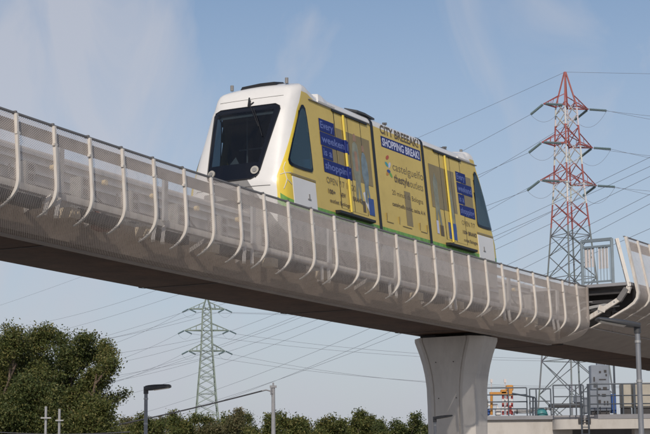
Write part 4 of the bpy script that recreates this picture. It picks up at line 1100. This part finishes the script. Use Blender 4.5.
# ------------------------------------------------------------------ trees
def leaves_mesh(name, pts, size, mt, parent, rnd, tone_scale):
    """many small leaf quads; pts: list of (Vector, clump tone)"""
    v, f, tn = [], [], []
    for p, tone in pts:
        a = Vector((rnd.gauss(0, 1), rnd.gauss(0, 1), rnd.gauss(0, 1))).normalized()
        b_ = a.cross(Vector((rnd.gauss(0, 1), rnd.gauss(0, 1), rnd.gauss(0, 1)))).normalized()
        L = size * rnd.uniform(0.6, 1.35); w = L * rnd.uniform(0.4, 0.65)
        i = len(v)
        v += [p - a * L * 0.5, p + b_ * w * 0.5 + a * L * 0.05, p + a * L * 0.5, p - b_ * w * 0.5 + a * L * 0.05]
        f.append((i, i + 1, i + 2, i + 3)); tn += [min(1, max(0, tone + rnd.gauss(0, 0.16)))] * 4
    me = bpy.data.meshes.new(name); me.from_pydata([tuple(q) for q in v], [], f); me.materials.append(mt)
    at_ = me.attributes.new('tone', 'FLOAT', 'POINT'); at_.data.foreach_set('value', tn)
    me.update()
    o = bpy.data.objects.new(name, me); COL.objects.link(o)
    if parent: o.parent = parent; o.matrix_parent_inverse = Matrix.Translation(-world_loc(parent))
    return o

def grow(basep, height, spread, seed, stems=1, lean=(0, 0), first=0.25, dens=1.0, clump=0.45, per=26):
    """branch skeleton with leaf clumps along and at the ends of the twigs"""
    rnd = random.Random(seed); segs = []; leaf = []
    def branch(p, d, L, r, lvl):
        n = 5; pts = [p]; dd = d.copy()
        for i in range(n):
            dd = (dd + Vector((rnd.gauss(0, 0.12), rnd.gauss(0, 0.12), rnd.gauss(0.03, 0.08)))).normalized()
            pts.append(pts[-1] + dd * (L / n))
        segs.append((pts, [r * (1 - 0.75 * i / n) for i in range(n + 1)], lvl))
        if lvl < 3:
            nb = {0: 9, 1: 6, 2: 4}[lvl]
            for i in range(nb):
                t = (first if lvl == 0 else 0.25) + (1 - (first if lvl == 0 else 0.25)) * (i + rnd.random() * 0.8) / nb
                t = min(t, 0.99); j = int(t * n); q = pts[j].lerp(pts[j + 1], t * n - j)
                side = Vector((rnd.gauss(0, 1), rnd.gauss(0, 1), 0)); side -= dd * side.dot(dd); side.normalize()
                ang = rnd.uniform(0.5, 0.95); nd = (dd * cos(ang) + side * sin(ang) + Vector((0, 0, 0.18))).normalized()
                branch(q, nd, L * (rnd.uniform(0.36, 0.52) if lvl == 0 else rnd.uniform(0.42, 0.62)) * (spread if lvl == 0 else 1) * (1.15 - 0.55 * t), r * 0.45, lvl + 1)
        if lvl >= 2:
            for q in (pts[2], pts[4], pts[5]):
                if rnd.random() < 0.80 * dens:
                    tone = rnd.uniform(0.05, 0.95)
                    for _ in range(int(per * rnd.uniform(0.5, 1.4))):
                        leaf.append((q + Vector((rnd.gauss(0, clump), rnd.gauss(0, clump), rnd.gauss(0, clump * 0.75))), tone))
    for k in range(stems):
        a = 2 * pi * k / max(1, stems) + rnd.random()
        d = Vector((lean[0] + (0.16 * cos(a) if stems > 1 else 0), lean[1] + (0.16 * sin(a) if stems > 1 else 0), 1)).normalized()
        branch(basep + Vector((0.25 * cos(a), 0.25 * sin(a), 0)) * (stems > 1), d, height * rnd.uniform(0.80, 0.95) * (1 if k == 0 else rnd.uniform(0.75, 1)), height * 0.017 + 0.03, 0)
    return segs, leaf

def make_tree(name, X, Y, height, spread, seed, label, group, mt, size, stems=1, lean=(0, 0), first=0.2, dens=1.0, clump=0.4, per=26, minlvl=2):
    base_ = Vector((X, Y, 0))
    rt = empty(name, base_, label, 'tree', group)
    segs, leaf = grow(base_, height, spread, seed, stems, lean, first, dens, clump, per)
    zmax = max(p.z for p, _ in leaf); k = height / zmax
    def sc(p): return Vector((X + (p.x - X) * k, Y + (p.y - Y) * k, p.z * k))
    b = MB()
    for pts, rr, lv_ in segs:
        if lv_ <= minlvl: b.tube([sc(p) for p in pts], rr, 6 if lv_ < 2 else 4, caps=False)
    b.build('trunk', M['bark'], rt, 60)
    leaves_mesh('crown', [(sc(p), t) for p, t in leaf], size, mt, rt, random.Random(seed + 5), 1)
    return rt
def tree_at(px, ptop, d, **kw):
    q = at(px, ptop, d); return make_tree(X=q.x, Y=d, height=q.z, **kw)
GT = 'trees at the left edge'
TL = dict(name='broadleaf_tree', group=GT)
tree_at(-2, 322, 72, spread=0.80, seed=11, label='bushy olive green tree cut by the left edge', mt=M['leaf'], size=0.115, stems=3, first=0.12, clump=0.24, per=42, dens=0.9, **TL)
tree_at(25, 325, 76, spread=0.75, seed=61, label='dense dark green tree second from the left edge', mt=M['leafd'], size=0.115, stems=4, first=0.10, clump=0.24, per=38, dens=0.85, **TL)
tree_at(50, 326, 75, spread=0.62, seed=71, label='dark green tree in the middle of the left group', mt=M['leafd'], size=0.115, stems=4, first=0.12, clump=0.22, per=38, dens=0.85, **TL)
tree_at(66, 335, 73, spread=0.62, seed=57, label='loose sunlit tree with airy branches right of the left group', mt=M['leaf'], size=0.115, stems=5, lean=(0.0, 0), first=0.2, clump=0.18, per=22, dens=0.75, **TL)
tree_at(16, 365, 66, spread=0.85, seed=41, label='low dark bushy tree in front of the two leftmost trees', mt=M['leafd'], size=0.115, stems=3, first=0.05, clump=0.25, per=36, **TL)
tree_at(64, 385, 68, spread=0.9, seed=45, label='low bushy tree beneath the loose sunlit tree', mt=M['leaf'], size=0.115, stems=3, first=0.05, clump=0.25, per=30, **TL)
far = []
x = 92; i = 0
tops = [424, 417, 412, 414, 410, 413, 409, 408, 412, 407, 414, 417, 410, 413, 415, 410, 413, 416, 412, 420, 424, 426, 424, 428, 430, 428]
kinds = [('leafb', 'brownish green far tree in the row under the viaduct'), ('leafd', 'dark green far tree in the row under the viaduct'), ('leaf', 'olive far tree in the row under the viaduct')]
ORD = ['first', 'second', 'third', 'fourth', 'fifth', 'sixth', 'seventh', 'eighth', 'ninth', 'tenth', 'eleventh', 'twelfth', 'thirteenth', 'fourteenth', 'fifteenth']
for i, ty in enumerate(tops[:21]):
    px_ = 96 + i * 17.2 + R.uniform(-6, 6)
    mk, lab = kinds[R.choice((0, 1, 2, 2))]
    lab = lab.split(' far tree')[0] + ' far tree, ' + (ORD[i - 7] + ' to the right' if i >= 7 else ORD[6 - i] + ' to the left') + ' of the green grey pylon'
    tree_at(px_, ty + R.uniform(-4, 3), 150 + R.uniform(-16, 18), name='far_tree', spread=R.uniform(0.95, 1.5), seed=100 + i, label=lab, group='row of far trees under the viaduct', mt=M[mk], size=0.21, stems=R.choice((2, 3)), first=0.1, clump=0.30, per=R.choice((16, 20, 24)), dens=R.uniform(0.6, 0.9), minlvl=1)

# ------------------------------------------------------------------ light
AZ = atan2(-0.905 * 0.52 + 0.425 * 0.855, -0.905 * 0.855 - 0.425 * 0.52); EL = radians(36)
sund = Vector((sin(AZ) * cos(EL), cos(AZ) * cos(EL), sin(EL)))
sl = bpy.data.lights.new('sun', 'SUN'); sl.energy = 2.75; sl.angle = radians(0.6); sl.color = (1.0, 0.91, 0.80)
so = bpy.data.objects.new('sun', sl); COL.objects.link(so); so.rotation_euler = sund.to_track_quat('Z', 'Y').to_euler()
w = bpy.data.worlds.new('World'); SC.world = w; w.use_nodes = True
n, l = w.node_tree.nodes, w.node_tree.links
sky = n.new('ShaderNodeTexSky'); sky.sky_type = 'NISHITA'; sky.sun_disc = False; sky.sun_elevation = EL; sky.sun_rotation = AZ % (2 * pi)
sky.air_density = 1.0; sky.dust_density = 1.0; sky.ozone_density = 1.6
bg = n['Background']; bg.inputs['Strength'].default_value = 0.10
tc = n.new('ShaderNodeTexCoord')
mp = n.new('ShaderNodeMapping'); mp.inputs['Scale'].default_value = (1.7, 1.0, 0.9); mp.inputs['Location'].default_value = (0.30, 0.2, 0.35); mp.inputs['Rotation'].default_value = (0, radians(52), 0); l.new(tc.outputs['Generated'], mp.inputs['Vector'])
t1 = n.new('ShaderNodeTexNoise'); t1.inputs['Scale'].default_value = 7.0; t1.inputs['Detail'].default_value = 7; t1.inputs['Roughness'].default_value = 0.52; t1.inputs['Distortion'].default_value = 0.8
l.new(mp.outputs['Vector'], t1.inputs['Vector'])
rp = n.new('ShaderNodeValToRGB'); rp.color_ramp.elements[0].position = 0.45; rp.color_ramp.elements[1].position = 0.70
rp.color_ramp.elements[0].color = (0, 0, 0, 1); rp.color_ramp.elements[1].color = (0.58, 0.58, 0.58, 1)
sx = n.new('ShaderNodeSeparateXYZ'); l.new(tc.outputs['Generated'], sx.inputs[0])
cl = n.new('ShaderNodeMapRange'); cl.inputs['From Min'].default_value = 0.02; cl.inputs['From Max'].default_value = -0.20; cl.inputs['To Min'].default_value = -0.10; cl.inputs['To Max'].default_value = 0.115
l.new(sx.outputs[0], cl.inputs['Value'])
ad = n.new('ShaderNodeMath'); l.new(t1.outputs['Fac'], ad.inputs[0]); l.new(cl.outputs[0], ad.inputs[1])
l.new(ad.outputs[0], rp.inputs['Fac'])
mx = n.new('ShaderNodeMix'); mx.data_type = 'RGBA'
l.new(rp.outputs['Color'], mx.inputs['Factor']); l.new(sky.outputs['Color'], mx.inputs[6]); mx.inputs[7].default_value = (6.3, 6.1, 6.3, 1)
# low haze towards the horizon
sp = n.new('ShaderNodeSeparateXYZ'); l.new(tc.outputs['Generated'], sp.inputs[0])
hr = n.new('ShaderNodeMapRange'); hr.inputs['From Min'].default_value = 0.0; hr.inputs['From Max'].default_value = 0.30; hr.inputs['To Min'].default_value = 0.85; hr.inputs['To Max'].default_value = 0.06
l.new(sp.outputs[2], hr.inputs['Value'])
mh = n.new('ShaderNodeMix'); mh.data_type = 'RGBA'
l.new(hr.outputs[0], mh.inputs['Factor']); l.new(mx.outputs[2], mh.inputs[6]); mh.inputs[7].default_value = (4.65, 4.88, 5.75, 1)
l.new(mh.outputs[2], bg.inputs['Color'])

SC.view_settings.view_transform = 'Standard'; SC.view_settings.look = 'None'; SC.view_settings.gamma = 1; SC.view_settings.exposure = 0; SC.view_settings.use_curve_mapping = False
SC.cycles.max_bounces = 6; SC.cycles.transparent_max_bounces = 16; SC.cycles.use_denoising = True
